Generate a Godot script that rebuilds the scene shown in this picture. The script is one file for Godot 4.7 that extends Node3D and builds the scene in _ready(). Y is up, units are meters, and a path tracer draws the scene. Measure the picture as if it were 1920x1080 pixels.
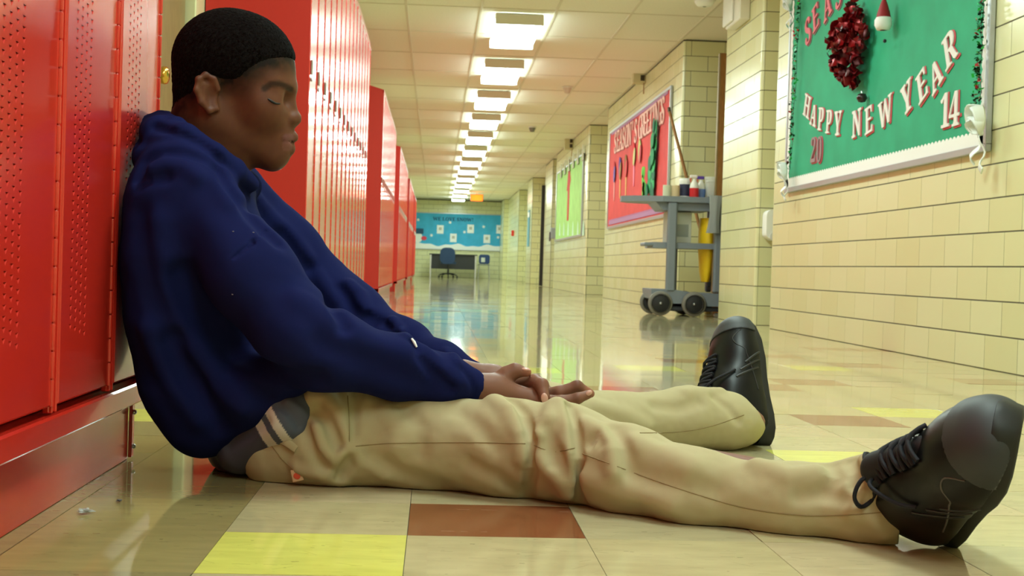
extends Node3D

const EYE := Vector3(0, 0.3427, 0)
const CEIL := 2.45
const FAR_END := 43.0
const HALL_LEFT := -0.88

var M := {}
var counts := {}
var rng := RandomNumberGenerator.new()
var box_cache := {}


func _ready() -> void:
	rng.seed = 20140
	set_camera_and_world()
	make_materials()
	hall_lights()
	build_floor()
	build_ceiling()
	build_walls()
	build_left_door()
	build_lockers()
	build_green_board()
	build_red_board()
	build_lime_board()
	build_far_end()
	build_wall_fittings()
	build_cart()
	build_scraps()
	build_person()


func set_camera_and_world() -> void:
	var cam := Camera3D.new()
	cam.name = "camera"
	var yaw := 0.0569
	var pitch := -0.01448
	var roll := 0.0302
	var fw := Vector3(sin(yaw) * cos(pitch), sin(pitch), -cos(yaw) * cos(pitch))
	var r0 := Vector3(cos(yaw), 0, sin(yaw))
	var u0 := r0.cross(fw)
	var right := r0 * cos(roll) + u0 * sin(roll)
	var up := -r0 * sin(roll) + u0 * cos(roll)
	cam.transform = Transform3D(Basis(right, up, -fw), EYE)
	cam.fov = 24.076
	cam.near = 0.05
	cam.far = 200.0
	var lens := CameraAttributesPhysical.new()
	lens.frustum_focal_length = 56.27
	lens.frustum_focus_distance = 2.25
	lens.exposure_aperture = 20.0
	cam.attributes = lens
	add_child(cam)
	cam.fov = 24.076
	cam.make_current()
	var we := WorldEnvironment.new()
	we.name = "world_environment"
	var e := Environment.new()
	e.background_mode = Environment.BG_COLOR
	e.background_color = Color(0.0, 0.0, 0.0)
	e.tonemap_mode = Environment.TONE_MAPPER_LINEAR
	e.tonemap_exposure = 1.17
	e.sdfgi_enabled = true
	e.ssao_enabled = true
	e.ssil_enabled = true
	we.environment = e
	add_child(we)


# ---------------------------------------------------------------- naming
func numbered(parent: Node, called: String) -> String:
	var key := str(parent.get_instance_id()) + called
	var n: int = counts.get(key, 0)
	counts[key] = n + 1
	return called if n == 0 else "%s_%03d" % [called, n]


func tag(o: Node, label: String, category: String, group := "") -> void:
	o.set_meta("label", label)
	o.set_meta("category", category)
	if group != "":
		o.set_meta("group", group)


func thing(called: String, label: String, category: String, at := Vector3.ZERO, group := "") -> Node3D:
	var o := Node3D.new()
	o.name = numbered(self, called)
	add_child(o)
	o.position = at
	tag(o, label, category, group)
	return o


func part(parent: Node, called: String, mesh: Mesh, m: Material, at := Vector3.ZERO) -> MeshInstance3D:
	var o := MeshInstance3D.new()
	o.name = numbered(parent, called)
	o.mesh = mesh
	o.material_override = m
	parent.add_child(o)
	o.position = at
	return o


func struct_node(called: String) -> Node3D:
	var o := Node3D.new()
	o.name = numbered(self, called)
	add_child(o)
	o.set_meta("kind", "structure")
	return o


# ---------------------------------------------------------------- materials
func mat(c: Color, rough := 0.6, metal := 0.0) -> StandardMaterial3D:
	var m := StandardMaterial3D.new()
	m.albedo_color = c
	m.roughness = rough
	m.metallic = metal
	return m


func c8(r: int, g: int, b: int) -> Color:
	return Color(r / 255.0, g / 255.0, b / 255.0)


func noise_tex(freq: float, octaves: int, c0: Color, c1: Color, size := 512, sd := 1) -> NoiseTexture2D:
	var n := FastNoiseLite.new()
	n.seed = sd
	n.frequency = freq
	n.fractal_octaves = octaves
	var t := NoiseTexture2D.new()
	t.width = size
	t.height = size
	t.seamless = true
	t.noise = n
	var g := Gradient.new()
	g.set_color(0, c0)
	g.set_color(1, c1)
	t.color_ramp = g
	return t


func grained(c: Color, rough: float, freq: float, lo: float, scale: float, sd := 1, relief := 0.0) -> StandardMaterial3D:
	var m := mat(c, rough)
	m.albedo_texture = noise_tex(freq, 4, Color(lo, lo, lo), Color(1, 1, 1), 512, sd)
	m.uv1_triplanar = true
	m.uv1_scale = Vector3(scale, scale, scale)
	if relief > 0.0:
		m.heightmap_enabled = true
		m.heightmap_texture = m.albedo_texture
		m.heightmap_scale = relief
	return m


# worn vinyl: faint mottling, short marks that run along the tile's grain, scratches of a paler tone
func floor_texture(c: Color, marks: int, scratch: Color, scratches: int, sd: int) -> ImageTexture:
	var r := RandomNumberGenerator.new()
	r.seed = sd
	var w := 512
	var img := Image.create(w, w, false, Image.FORMAT_RGB8)
	var n := FastNoiseLite.new()
	n.seed = sd
	n.frequency = 0.012
	n.fractal_octaves = 4
	for y in w:
		for x in w:
			var k := 0.97 + 0.05 * n.get_noise_2d(x * 0.8, y * 3.0)
			img.set_pixel(x, y, Color(c.r * k, c.g * k, c.b * k))
	for i in marks:
		var x0 := r.randi_range(0, w - 30)
		var y0 := r.randi_range(2, w - 3)
		var run := r.randi_range(2, 18)
		var k := r.randf_range(0.78, 0.94)
		if r.randf() < 0.08:
			k = r.randf_range(0.4, 0.65)
			run = r.randi_range(2, 7)
		var drift := r.randf_range(-0.15, 0.15) if r.randf() < 0.7 else r.randf_range(-1.5, 1.5)
		for x in run:
			img.set_pixel(clampi(x0 + x, 0, w - 1), clampi(y0 + int(x * drift), 0, w - 1), Color(c.r * k, c.g * k, c.b * k))
	for i in scratches:
		var x0 := r.randi_range(0, w - 60)
		var y0 := r.randi_range(2, w - 3)
		var dash := 0
		for x in r.randi_range(15, 60):
			if x % 7 == 0:
				dash = r.randi_range(0, 2)
			if dash > 0:
				img.set_pixel(x0 + x, y0, c.lerp(scratch, r.randf_range(0.3, 0.9)))
	img.generate_mipmaps()
	return ImageTexture.create_from_image(img)


func make_materials() -> void:
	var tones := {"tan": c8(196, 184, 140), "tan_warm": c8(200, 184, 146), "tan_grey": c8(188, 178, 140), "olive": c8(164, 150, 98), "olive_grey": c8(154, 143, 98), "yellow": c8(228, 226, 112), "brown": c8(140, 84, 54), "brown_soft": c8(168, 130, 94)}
	for k in tones:
		var m := mat(Color.WHITE, 0.06)
		m.albedo_texture = floor_texture(tones[k], 420, c8(226, 214, 200), 26 if k == "brown" else 5, hash(k) % 1000)
		m.uv1_triplanar = true
		m.uv1_world_triplanar = true
		m.uv1_scale = Vector3(1.6, 1.6, 1.6)
		M["tile_" + k] = m
	M.grout = mat(c8(80, 72, 56), 0.7)
	var bt := [c8(221, 219, 173), c8(220, 217, 170), c8(223, 221, 177), c8(218, 215, 167)]
	for i in 4:
		var m := mat(bt[i], 0.22)
		M["brick%d" % i] = m
	M.mortar = mat(c8(92, 86, 66), 0.85)
	M.red = mat(c8(210, 45, 32), 0.22)
	M.red.clearcoat_enabled = true
	M.red.clearcoat = 0.5
	M.red.clearcoat_roughness = 0.08
	M.red_side = mat(c8(196, 38, 28), 0.4)
	M.red_matt = mat(c8(210, 45, 32), 0.65)
	M.red_matt.metallic_specular = 0.25
	M.steel = mat(c8(190, 190, 188), 0.3, 0.9)
	M.ceiling = grained(c8(243, 236, 220), 0.9, 0.09, 0.94, 1.4, 6)
	M.rail = mat(c8(214, 204, 182), 0.5)
	M.white_metal = mat(c8(232, 228, 216), 0.45)
	M.white = mat(c8(238, 238, 234), 0.5)
	M.paper_white = mat(c8(240, 240, 238), 0.8)
	M.black = mat(c8(18, 18, 20), 0.5)
	M.wood_trim = grained(c8(166, 112, 50), 0.45, 0.02, 0.75, 3.0, 9)
	M.wood_trim.uv1_scale = Vector3(12, 1, 12)
	M.door_wood = grained(c8(152, 128, 82), 0.45, 0.02, 0.82, 3.0, 10)
	M.door_wood.uv1_scale = Vector3(8, 0.8, 8)
	M.brass = mat(c8(222, 178, 84), 0.2, 1.0)
	M.alu = mat(c8(178, 180, 184), 0.35, 0.6)


# ---------------------------------------------------------------- mesh making
func new_st() -> SurfaceTool:
	var st := SurfaceTool.new()
	st.begin(Mesh.PRIMITIVE_TRIANGLES)
	return st


func tri(st: SurfaceTool, a: Vector3, b: Vector3, c: Vector3, out: Vector3) -> void:
	var n := (b - a).cross(c - a)
	if n.length_squared() < 1e-18:
		return
	n = n.normalized()
	if n.dot(out) > 0.0:
		var t := b
		b = c
		c = t
	else:
		n = -n
	st.set_normal(n)
	st.add_vertex(a)
	st.set_normal(n)
	st.add_vertex(b)
	st.set_normal(n)
	st.add_vertex(c)


func quad(st: SurfaceTool, a: Vector3, b: Vector3, c: Vector3, d: Vector3, out: Vector3) -> void:
	tri(st, a, b, c, out)
	tri(st, a, c, d, out)


# a box with chamfered edges, centre c, full size s
func bx(st: SurfaceTool, c: Vector3, s: Vector3, b := 0.002, basis := Basis.IDENTITY) -> void:
	var h := s * 0.5
	b = minf(b, minf(h.x, minf(h.y, h.z)) * 0.8)
	for ax in 3:
		var u := (ax + 1) % 3
		var v := (ax + 2) % 3
		for sg in [-1.0, 1.0]:
			var n := Vector3.ZERO
			n[ax] = sg
			var q := []
			for k in [[-1, -1], [1, -1], [1, 1], [-1, 1]]:
				var p := Vector3.ZERO
				p[ax] = sg * h[ax]
				p[u] = k[0] * (h[u] - b)
				p[v] = k[1] * (h[v] - b)
				q.append(c + basis * p)
			quad(st, q[0], q[1], q[2], q[3], basis * n)
		for su in [-1.0, 1.0]:
			for sv in [-1.0, 1.0]:
				var q2 := []
				for k in [[0, -1], [0, 1], [1, 1], [1, -1]]:
					var p := Vector3.ZERO
					p[ax] = k[1] * (h[ax] - b)
					p[u] = su * (h[u] if k[0] == 0 else h[u] - b)
					p[v] = sv * (h[v] - b if k[0] == 0 else h[v])
					q2.append(c + basis * p)
				var n2 := Vector3.ZERO
				n2[u] = su
				n2[v] = sv
				quad(st, q2[0], q2[1], q2[2], q2[3], basis * n2)
	for sx in [-1.0, 1.0]:
		for sy in [-1.0, 1.0]:
			for sz in [-1.0, 1.0]:
				var k := Vector3(sx, sy, sz)
				var p0 := c + basis * (k * (h - Vector3(0, b, b)))
				var p1 := c + basis * (k * (h - Vector3(b, 0, b)))
				var p2 := c + basis * (k * (h - Vector3(b, b, 0)))
				tri(st, p0, p1, p2, basis * k)


func box_mesh(s: Vector3, b := 0.002) -> ArrayMesh:
	var key := "%.4f_%.4f_%.4f_%.4f" % [s.x, s.y, s.z, b]
	if not box_cache.has(key):
		var st := new_st()
		bx(st, Vector3.ZERO, s, b)
		box_cache[key] = st.commit()
	return box_cache[key]


# smooth skin over rings of equal length
func loft(st: SurfaceTool, rings: Array, caps := true) -> void:
	var nr := rings.size()
	var ns: int = rings[0].size()
	var mids := []
	for i in nr:
		var s := Vector3.ZERO
		for p in rings[i]:
			s += p
		mids.append(s / ns)
	var nor := []
	for i in nr:
		var row := []
		for j in ns:
			var a: Vector3 = rings[mini(i + 1, nr - 1)][j]
			var b: Vector3 = rings[maxi(i - 1, 0)][j]
			var c: Vector3 = rings[i][(j + 1) % ns]
			var d: Vector3 = rings[i][(j + ns - 1) % ns]
			var n := (a - b).cross(c - d)
			var o: Vector3 = rings[i][j] - mids[i]
			if n.length_squared() < 1e-20:
				n = o
			if n.dot(o) < 0.0:
				n = -n
			row.append(n.normalized())
		nor.append(row)
	for i in nr - 1:
		for j in ns:
			var k := (j + 1) % ns
			sm_tri(st, [rings[i][j], rings[i + 1][j], rings[i + 1][k]], [nor[i][j], nor[i + 1][j], nor[i + 1][k]])
			sm_tri(st, [rings[i][j], rings[i + 1][k], rings[i][k]], [nor[i][j], nor[i + 1][k], nor[i][k]])
	if caps:
		for j in ns:
			var k := (j + 1) % ns
			tri(st, mids[0], rings[0][j], rings[0][k], mids[0] - mids[mini(1, nr - 1)])
			tri(st, mids[nr - 1], rings[nr - 1][j], rings[nr - 1][k], mids[nr - 1] - mids[maxi(0, nr - 2)])


func sm_tri(st: SurfaceTool, p: Array, n: Array) -> void:
	var f: Vector3 = (p[1] - p[0]).cross(p[2] - p[0])
	var o := [0, 1, 2]
	if f.dot(n[0] + n[1] + n[2]) > 0.0:
		o = [0, 2, 1]
	for i in o:
		st.set_normal(n[i])
		st.add_vertex(p[i])


func tube(st: SurfaceTool, pts: Array, radii: Array, segs := 8, caps := true, flat := 1.0, flat_dir := Vector3.UP) -> void:
	var rings := []
	var prev := Vector3.ZERO
	for i in pts.size():
		var t: Vector3 = (pts[mini(i + 1, pts.size() - 1)] - pts[maxi(i - 1, 0)]).normalized()
		var u := flat_dir - t * flat_dir.dot(t) if flat != 1.0 else prev - t * prev.dot(t)
		if u.length() < 0.01:
			u = t.cross(Vector3(0.3, 0.8, 0.5))
		u = u.normalized()
		prev = u
		var v := t.cross(u)
		var r: float = radii[mini(i, radii.size() - 1)]
		var ring := []
		for j in segs:
			var a := TAU * j / segs
			ring.append(pts[i] + u * cos(a) * r * flat + v * sin(a) * r)
		rings.append(ring)
	loft(st, rings, caps)


func smooth_line(pts: Array, sub := 6) -> Array:
	var out := []
	for i in pts.size() - 1:
		var a: Vector3 = pts[maxi(i - 1, 0)]
		var b: Vector3 = pts[i]
		var c: Vector3 = pts[i + 1]
		var d: Vector3 = pts[mini(i + 2, pts.size() - 1)]
		for k in sub:
			out.append(b.cubic_interpolate(c, a, d, float(k) / sub))
	out.append(pts[-1])
	return out


# profile of (radius, height) turned round an axis
func lathe(st: SurfaceTool, prof: Array, at := Vector3.ZERO, segs := 24, basis := Basis.IDENTITY, caps := true) -> void:
	var rings := []
	for p in prof:
		var ring := []
		for j in segs:
			var a := TAU * j / segs
			ring.append(at + basis * Vector3(cos(a) * p[0], p[1], sin(a) * p[0]))
		rings.append(ring)
	loft(st, rings, caps)


# a flat outline (x, y in the basis) given thickness along the basis' z, from 0 to depth
func slab(st: SurfaceTool, outline: PackedVector2Array, xf: Transform3D, depth: float) -> void:
	var idx := Geometry2D.triangulate_polygon(outline)
	var n := xf.basis.z.normalized()
	for i in range(0, idx.size(), 3):
		var a := outline[idx[i]]
		var b := outline[idx[i + 1]]
		var c := outline[idx[i + 2]]
		tri(st, xf * Vector3(a.x, a.y, depth), xf * Vector3(b.x, b.y, depth), xf * Vector3(c.x, c.y, depth), n)
		tri(st, xf * Vector3(a.x, a.y, 0), xf * Vector3(b.x, b.y, 0), xf * Vector3(c.x, c.y, 0), -n)
	var cw := 1.0 if Geometry2D.is_polygon_clockwise(outline) else -1.0
	for i in outline.size():
		var a := outline[i]
		var b := outline[(i + 1) % outline.size()]
		var e := b - a
		var o := xf.basis * Vector3(-e.y, e.x, 0) * cw
		quad(st, xf * Vector3(a.x, a.y, 0), xf * Vector3(b.x, b.y, 0), xf * Vector3(b.x, b.y, depth), xf * Vector3(a.x, a.y, depth), o)


func rounded_rect(w: float, h: float, r: float, n := 5) -> PackedVector2Array:
	var out := PackedVector2Array()
	for k in 4:
		var cx: float = (w / 2 - r) * (1 if k == 0 or k == 3 else -1)
		var cy: float = (h / 2 - r) * (1 if k < 2 else -1)
		for i in n + 1:
			var a := PI / 2 * (k + float(i) / n)
			out.append(Vector2(cx + cos(a) * r, cy + sin(a) * r))
	return out


# on the right-hand wall: x runs towards the viewer, y up, z out of the wall into the hall
func right_wall_xf(p: Vector3, turn := 0.0) -> Transform3D:
	return Transform3D(Basis(Vector3(0, 0, 1), Vector3.UP, Vector3(-1, 0, 0)) * Basis(Vector3(0, 0, 1), turn), p)


func letters(text: String, size: float, depth: float) -> TextMesh:
	var t := TextMesh.new()
	t.text = text
	var f := SystemFont.new()
	f.font_names = PackedStringArray(["Droid Serif"])
	f.font_weight = 700
	t.font = f
	t.font_size = 64
	t.pixel_size = size / 64.0
	t.depth = depth
	t.curve_step = 1.0
	return t



# ---------------------------------------------------------------- the hall itself
func hall_lights() -> void:
	# surface-mounted fluorescent fixtures down the middle of the ceiling
	M.lens_glow = mat(c8(250, 252, 248), 0.4)
	M.lens_glow.emission_enabled = true
	M.lens_glow.emission = Color(0.90, 1.0, 0.97)
	M.lens_glow.emission_energy_multiplier = 9.0
	var ln := 1.25
	var w := 0.40
	var cap := new_st()
	bx(cap, Vector3(0, -0.043, 0), Vector3(w, 0.086, 0.014), 0.003)
	var cap_mesh := cap.commit()
	var pan := new_st()
	bx(pan, Vector3(0, -0.006, 0), Vector3(w - 0.02, 0.012, ln - 0.03), 0.002)
	var pan_mesh := pan.commit()
	var gl := new_st()
	var rings := []
	for zz in [-ln / 2 + 0.012, ln / 2 - 0.012]:
		var ring := []
		var hw := w / 2 - 0.006
		ring.append(Vector3(-hw, -0.014, zz))
		for i in 7:
			var a := PI + PI / 2 * i / 6.0
			ring.append(Vector3(-hw + 0.035 + cos(a) * 0.035, -0.047 + sin(a) * 0.035, zz))
		for i in 7:
			var a := PI * 1.5 + PI / 2 * i / 6.0
			ring.append(Vector3(hw - 0.035 + cos(a) * 0.035, -0.047 + sin(a) * 0.035, zz))
		ring.append(Vector3(hw, -0.014, zz))
		rings.append(ring)
	loft(gl, rings, false)
	var glow_mesh := gl.commit()
	var words := ["first", "second", "third", "fourth", "fifth", "sixth", "seventh", "eighth", "ninth", "tenth", "eleventh", "twelfth", "thirteenth"]
	for k in range(-5, 13):
		var z := 11.77 + 2.44 * k
		var label: String = "ceiling light fixture %s" % ["behind the camera, out of the picture", "above the seated boy's outstretched legs", "over the gap between the near and the long lockers", "over the middle of the long glossy lockers", "just above the top edge of the picture"][k + 5 if k < 0 else 0]
		if k >= 0:
			label = "glowing ceiling light fixture, %s from the top of the picture in the row" % words[k]
		var t := thing("ceiling_light", label, "ceiling light", Vector3(0.632, CEIL - 0.012, -z), "fluorescent fixtures along the ceiling")
		part(t, "housing", pan_mesh, M.white_metal)
		part(t, "diffuser", glow_mesh, M.lens_glow)
		part(t, "end_cap", cap_mesh, M.white_metal, Vector3(0, 0, ln / 2))
		part(t, "end_cap", cap_mesh, M.white_metal, Vector3(0, 0, -ln / 2))
		var a := AreaLight3D.new()
		a.name = numbered(self, "fixture_light")
		a.area_size = Vector2(w - 0.05, ln - 0.05)
		a.light_color = Color(0.90, 1.0, 0.97)
		a.light_energy = 2.3
		a.area_range = 60.0
		a.shadow_enabled = true
		add_child(a)
		a.position = Vector3(0.632, CEIL - 0.012 - 0.09, -z)
		a.rotation_degrees = Vector3(-90, 0, 0)


const TX := -0.2548
const TZ := 1.7149
const TS := 0.2286


func tile_tone(c: int, r: int) -> String:
	var fixed := {"0,-1": "yellow", "1,0": "brown", "5,6": "brown", "6,7": "yellow", "4,3": "yellow", "6,11": "brown_soft", "5,10": "brown_soft", "9,12": "brown_soft", "7,14": "yellow", "-2,5": "yellow", "-3,5": "yellow", "7,17": "brown_soft", "5,15": "brown_soft", "6,16": "brown_soft", "8,15": "brown_soft", "4,13": "yellow", "10,8": "brown_soft", "3,9": "brown_soft", "2,12": "yellow"}
	var key := "%d,%d" % [c, r]
	if fixed.has(key):
		return fixed[key]
	var h := hash(key + "s") % 1000
	if r > 16 or r < -2:
		if h < 50:
			return "yellow"
		if h < 110:
			return "brown_soft"
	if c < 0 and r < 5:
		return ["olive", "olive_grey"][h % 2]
	return ["tan", "tan_warm", "tan_grey", "tan"][h % 4]


func build_floor() -> void:
	var f := struct_node("floor")
	var st := new_st()
	bx(st, Vector3(0.9, -0.03, -20.0), Vector3(6.0, 0.055, 48.0), 0.001)
	part(f, "floor_base", st.commit(), M.grout)
	var gap := 0.0009
	var tile := box_mesh(Vector3(TS - gap, 0.0026, TS - gap), 0.00005)
	var field := {}
	var cam_fw := Vector3(sin(0.0569), 0, -cos(0.0569))
	var n := 0
	for r in range(-16, 181):
		for c in range(-4, 15):
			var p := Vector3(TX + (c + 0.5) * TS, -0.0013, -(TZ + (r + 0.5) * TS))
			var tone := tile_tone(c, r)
			var tl := Vector2(rng.randfn(0, 0.0016), rng.randfn(0, 0.0016)).limit_length(0.003)
			var d := p - EYE
			var depth := d.dot(cam_fw)
			var side := absf(d.dot(Vector3(cos(0.0569), 0, sin(0.0569)))) / maxf(depth, 0.1)
			if depth > 1.35 and depth < 7.5 and side < 0.40 and p.x < 2.35 and p.x > -0.75 and n < 300:
				n += 1
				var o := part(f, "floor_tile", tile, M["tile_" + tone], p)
				o.rotation = Vector3(tl.x, 0, tl.y)
			else:
				if not field.has(tone):
					field[tone] = new_st()
				var b := Basis.from_euler(Vector3(tl.x, 0, tl.y))
				var h := (TS - gap) / 2
				var q := []
				for k in [[-h, -h], [h, -h], [h, h], [-h, h]]:
					q.append(p + Vector3(0, 0.0013, 0) + b * Vector3(k[0], 0, k[1]))
				quad(field[tone], q[0], q[1], q[2], q[3], b * Vector3.UP)
	for k in field:
		var o := part(f, "tile_field", field[k].commit(), M["tile_" + k])
		o.set_meta("kind", "stuff")


func build_ceiling() -> void:
	var f := struct_node("ceiling")
	var st := new_st()
	bx(st, Vector3(0.9, CEIL + 0.06, -20.0), Vector3(6.0, 0.08, 48.0), 0.001)
	part(f, "ceiling_slab", st.commit(), M.rail)
	var w := 0.612
	var l := 1.22
	var panel := box_mesh(Vector3(w - 0.012, 0.012, l - 0.012), 0.002)
	var rails := new_st()
	for j in range(-2, 6):
		bx(rails, Vector3(0.31 + w * j, CEIL - 0.0015, -20.0), Vector3(0.022, 0.006, 47.0), 0.001)
	for i in range(0, 36):
		var z := 12.2 + l * (i - 12)
		bx(rails, Vector3(0.9, CEIL - 0.001, -z), Vector3(4.4, 0.005, 0.020), 0.001)
		for j in range(-2, 5):
			part(f, "ceiling_panel", panel, M.ceiling, Vector3(0.31 + w * (j + 0.5), CEIL + 0.007, -(z + l / 2)))
	part(f, "ceiling_grid", rails.commit(), M.rail)


# a run of glazed wall tile: from a to b on plan, faced along n, courses from the floor up
func tiled_wall(called: String, a: Vector3, b: Vector3, n: Vector3, top: float, shift: float, thick: float, keep: Callable, bond := true) -> Node3D:
	var f := struct_node(called)
	var ln := a.distance_to(b)
	var u := (b - a).normalized()
	var basis := Basis(u, Vector3.UP, u.cross(Vector3.UP))
	var out := n.normalized()
	var st := new_st()
	bx(st, (a + b) / 2 + Vector3(0, top / 2, 0) - out * (0.0011 + thick / 2), Vector3(ln, top, thick), 0.001, basis)
	part(f, "wall_core", st.commit(), M.mortar)
	var rest := [new_st(), new_st(), new_st(), new_st()]
	var any := [false, false, false, false]
	var bl := 0.3058
	var bh := 0.1355
	var rows := int(ceil(top / bh))
	var made := 0
	for r in rows:
		var y0 := r * bh
		var y1 := minf((r + 1) * bh, top)
		if y1 - y0 < 0.02:
			continue
		var x := shift + (bl / 2 if r % 2 == 0 and bond else 0.0)
		x = fposmod(x, bl) - bl
		while x < ln:
			var x0 := maxf(x, 0.0)
			var x1 := minf(x + bl, ln)
			x += bl
			if x1 - x0 < 0.015:
				continue
			var s := Vector3(x1 - x0 - 0.0044, y1 - y0 - 0.0056, 0.006)
			var p := a + u * (x0 + x1) / 2 + Vector3(0, (y0 + y1) / 2, 0) - out * 0.003
			var v := hash("%s%d_%d" % [called, r, int(x0 * 50)]) % 4
			if made < 300 and keep.call(p):
				made += 1
				s = Vector3(snappedf(s.x, 0.002), snappedf(s.y, 0.002), s.z)
				var o := part(f, "wall_tile", box_mesh(s, 0.0008), M["brick%d" % v])
				o.transform = Transform3D(basis, p)
			else:
				bx(rest[v], p, s, 0.0008, basis)
				any[v] = true
	for v in 4:
		if any[v]:
			part(f, "tile_facing", rest[v].commit(), M["brick%d" % v]).set_meta("kind", "stuff")
	return f


func bullnose(f: Node3D, at: Vector3, r: float, turn: float, top: float) -> void:
	# rounded corner pieces, one to a course
	var bh := 0.1355
	var st := new_st()
	var poly := PackedVector2Array([Vector2.ZERO])
	for i in 7:
		var a := PI / 2 * i / 6.0
		poly.append(Vector2(cos(a) * r, sin(a) * r))
	slab(st, poly, Transform3D(Basis(Vector3(1, 0, 0), Vector3(0, 0, -1), Vector3(0, 1, 0)), Vector3.ZERO), bh - 0.0052)
	var mesh := st.commit()
	for k in int(top / bh):
		var o := part(f, "corner_tile", mesh, M["brick%d" % (k % 4)])
		o.transform = Transform3D(Basis(Vector3.UP, turn), at + Vector3(0, k * bh + 0.002, 0))


func build_walls() -> void:
	var toward := Vector3(-1, 0, 0)
	var facing := Vector3(0, 0, 1)
	var yes := func(_p): return true
	# the near stretch of the right wall
	var near_keep := func(p): return p.z < -4.7 and p.y < 2.2
	var w1 := tiled_wall("wall_right", Vector3(2.19, 0, -8.715), Vector3(2.19, 0, 2.0), toward, CEIL, 0.245, 0.16, near_keep)
	part(w1, "end_face", box_mesh(Vector3(0.20, CEIL, 0.012), 0.003), M.brick0, Vector3(2.29, CEIL / 2, -8.715))
	# narrow recess, then a pilaster
	tiled_wall("wall_right", Vector3(2.52, 0, -9.26), Vector3(2.52, 0, -8.70), toward, CEIL, 0.1, 0.1, yes)
	var r := 0.022
	var w2 := tiled_wall("wall_right", Vector3(2.205 + r, 0, -9.235), Vector3(2.52, 0, -9.235), facing, CEIL, 0.13, 0.10, yes)
	bullnose(w2, Vector3(2.205 + r, 0, -9.235 - r), r, PI, CEIL)
	tiled_wall("wall_right", Vector3(2.205, 0, -10.40), Vector3(2.205, 0, -9.235 - r), toward, CEIL, 0.2, 0.12, yes)
	part(w2, "back_face", box_mesh(Vector3(0.9, CEIL, 0.012), 0.003), M.brick1, Vector3(2.66, CEIL / 2, -10.41))
	# alcove behind the cart
	tiled_wall("wall_right", Vector3(3.1, 0, -12.08), Vector3(3.1, 0, -10.40), toward, CEIL, 0.0, 0.1, yes)
	var w3 := tiled_wall("wall_right", Vector3(2.17 + r, 0, -12.08), Vector3(3.1, 0, -12.08), facing, CEIL, 0.05, 0.2, yes)
	bullnose(w3, Vector3(2.17 + r, 0, -12.08 - r), r, PI, CEIL)
	tiled_wall("wall_right", Vector3(2.17, 0, -17.4), Vector3(2.17, 0, -12.08 - r), toward, CEIL, 0.1, 0.12, yes)
	# doorway recess, then the stretch with the lime board
	tiled_wall("wall_right", Vector3(2.75, 0, -19.4), Vector3(2.75, 0, -17.3), toward, CEIL, 0.0, 0.1, yes)
	var w4 := tiled_wall("wall_right", Vector3(2.15 + r, 0, -19.4), Vector3(2.75, 0, -19.4), facing, CEIL, 0.16, 0.2, yes)
	bullnose(w4, Vector3(2.15 + r, 0, -19.4 - r), r, PI, CEIL)
	tiled_wall("wall_right", Vector3(2.15, 0, -24.6), Vector3(2.15, 0, -19.4 - r), toward, CEIL, 0.0, 0.12, yes)
	# further recesses with doors
	tiled_wall("wall_right", Vector3(2.7, 0, -25.6), Vector3(2.7, 0, -24.5), toward, CEIL, 0.0, 0.1, yes)
	tiled_wall("wall_right", Vector3(2.17 + 0.006, 0, -25.6), Vector3(2.7, 0, -25.6), facing, CEIL, 0.0, 0.2, yes)
	tiled_wall("wall_right", Vector3(2.17, 0, -27.3), Vector3(2.17, 0, -25.6 - 0.006), toward, CEIL, 0.0, 0.12, yes)
	tiled_wall("wall_right", Vector3(2.45, 0, -31.0), Vector3(2.45, 0, -27.2), toward, CEIL, 0.0, 0.1, func(p): return p.y > 2.0 or p.z > -27.6 or p.z < -30.4)
	tiled_wall("wall_right", Vector3(2.17 + 0.006, 0, -31.0), Vector3(2.45, 0, -31.0), facing, CEIL, 0.0, 0.2, yes)
	tiled_wall("wall_right", Vector3(2.17, 0, -32.6), Vector3(2.17, 0, -31.0 - 0.006), toward, CEIL, 0.0, 0.12, yes)
	tiled_wall("wall_right", Vector3(2.40, 0, -36.0), Vector3(2.40, 0, -32.5), toward, CEIL, 0.0, 0.1, yes)
	tiled_wall("wall_right", Vector3(2.17 + 0.006, 0, -36.0), Vector3(2.40, 0, -36.0), facing, CEIL, 0.0, 0.2, yes)
	tiled_wall("wall_right", Vector3(2.17, 0, -41.2), Vector3(2.17, 0, -36.0 - 0.006), toward, CEIL, 0.0, 0.12, yes)
	tiled_wall("wall_right", Vector3(2.02 + 0.006, 0, -41.2), Vector3(2.4, 0, -41.2), facing, CEIL, 0.0, 0.2, yes)
	tiled_wall("wall_right", Vector3(2.02, 0, -43.0), Vector3(2.02, 0, -41.2 - 0.006), toward, CEIL, 0.0, 0.12, yes)
	# end wall
	tiled_wall("wall_end", Vector3(-1.2, 0, -FAR_END), Vector3(2.4, 0, -FAR_END), facing, CEIL, 0.0, 0.2, func(p): return p.x > -0.75 and (p.y < 0.9 or p.y > 2.0))
	# left wall, mostly behind the lockers
	tiled_wall("wall_left", Vector3(HALL_LEFT, 0, -4.82), Vector3(HALL_LEFT, 0, -43.0), Vector3(1, 0, 0), CEIL, 0.11, 0.12, func(p): return p.z > -5.1)
	tiled_wall("wall_left", Vector3(HALL_LEFT, 0, 2.0), Vector3(HALL_LEFT, 0, -3.80), Vector3(1, 0, 0), CEIL, 0.0, 0.12, func(p): return p.z < -3.7)
	var over := struct_node("wall_left")
	part(over, "lintel", box_mesh(Vector3(0.12, CEIL - 2.16, 1.04), 0.003), M.brick2, Vector3(HALL_LEFT - 0.06, (CEIL + 2.16) / 2, -4.31))
	# behind the camera
	tiled_wall("wall_back", Vector3(3.0, 0, 1.95), Vector3(-1.2, 0, 1.95), Vector3(0, 0, -1), CEIL, 0.0, 0.2, func(_p): return false)
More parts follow.
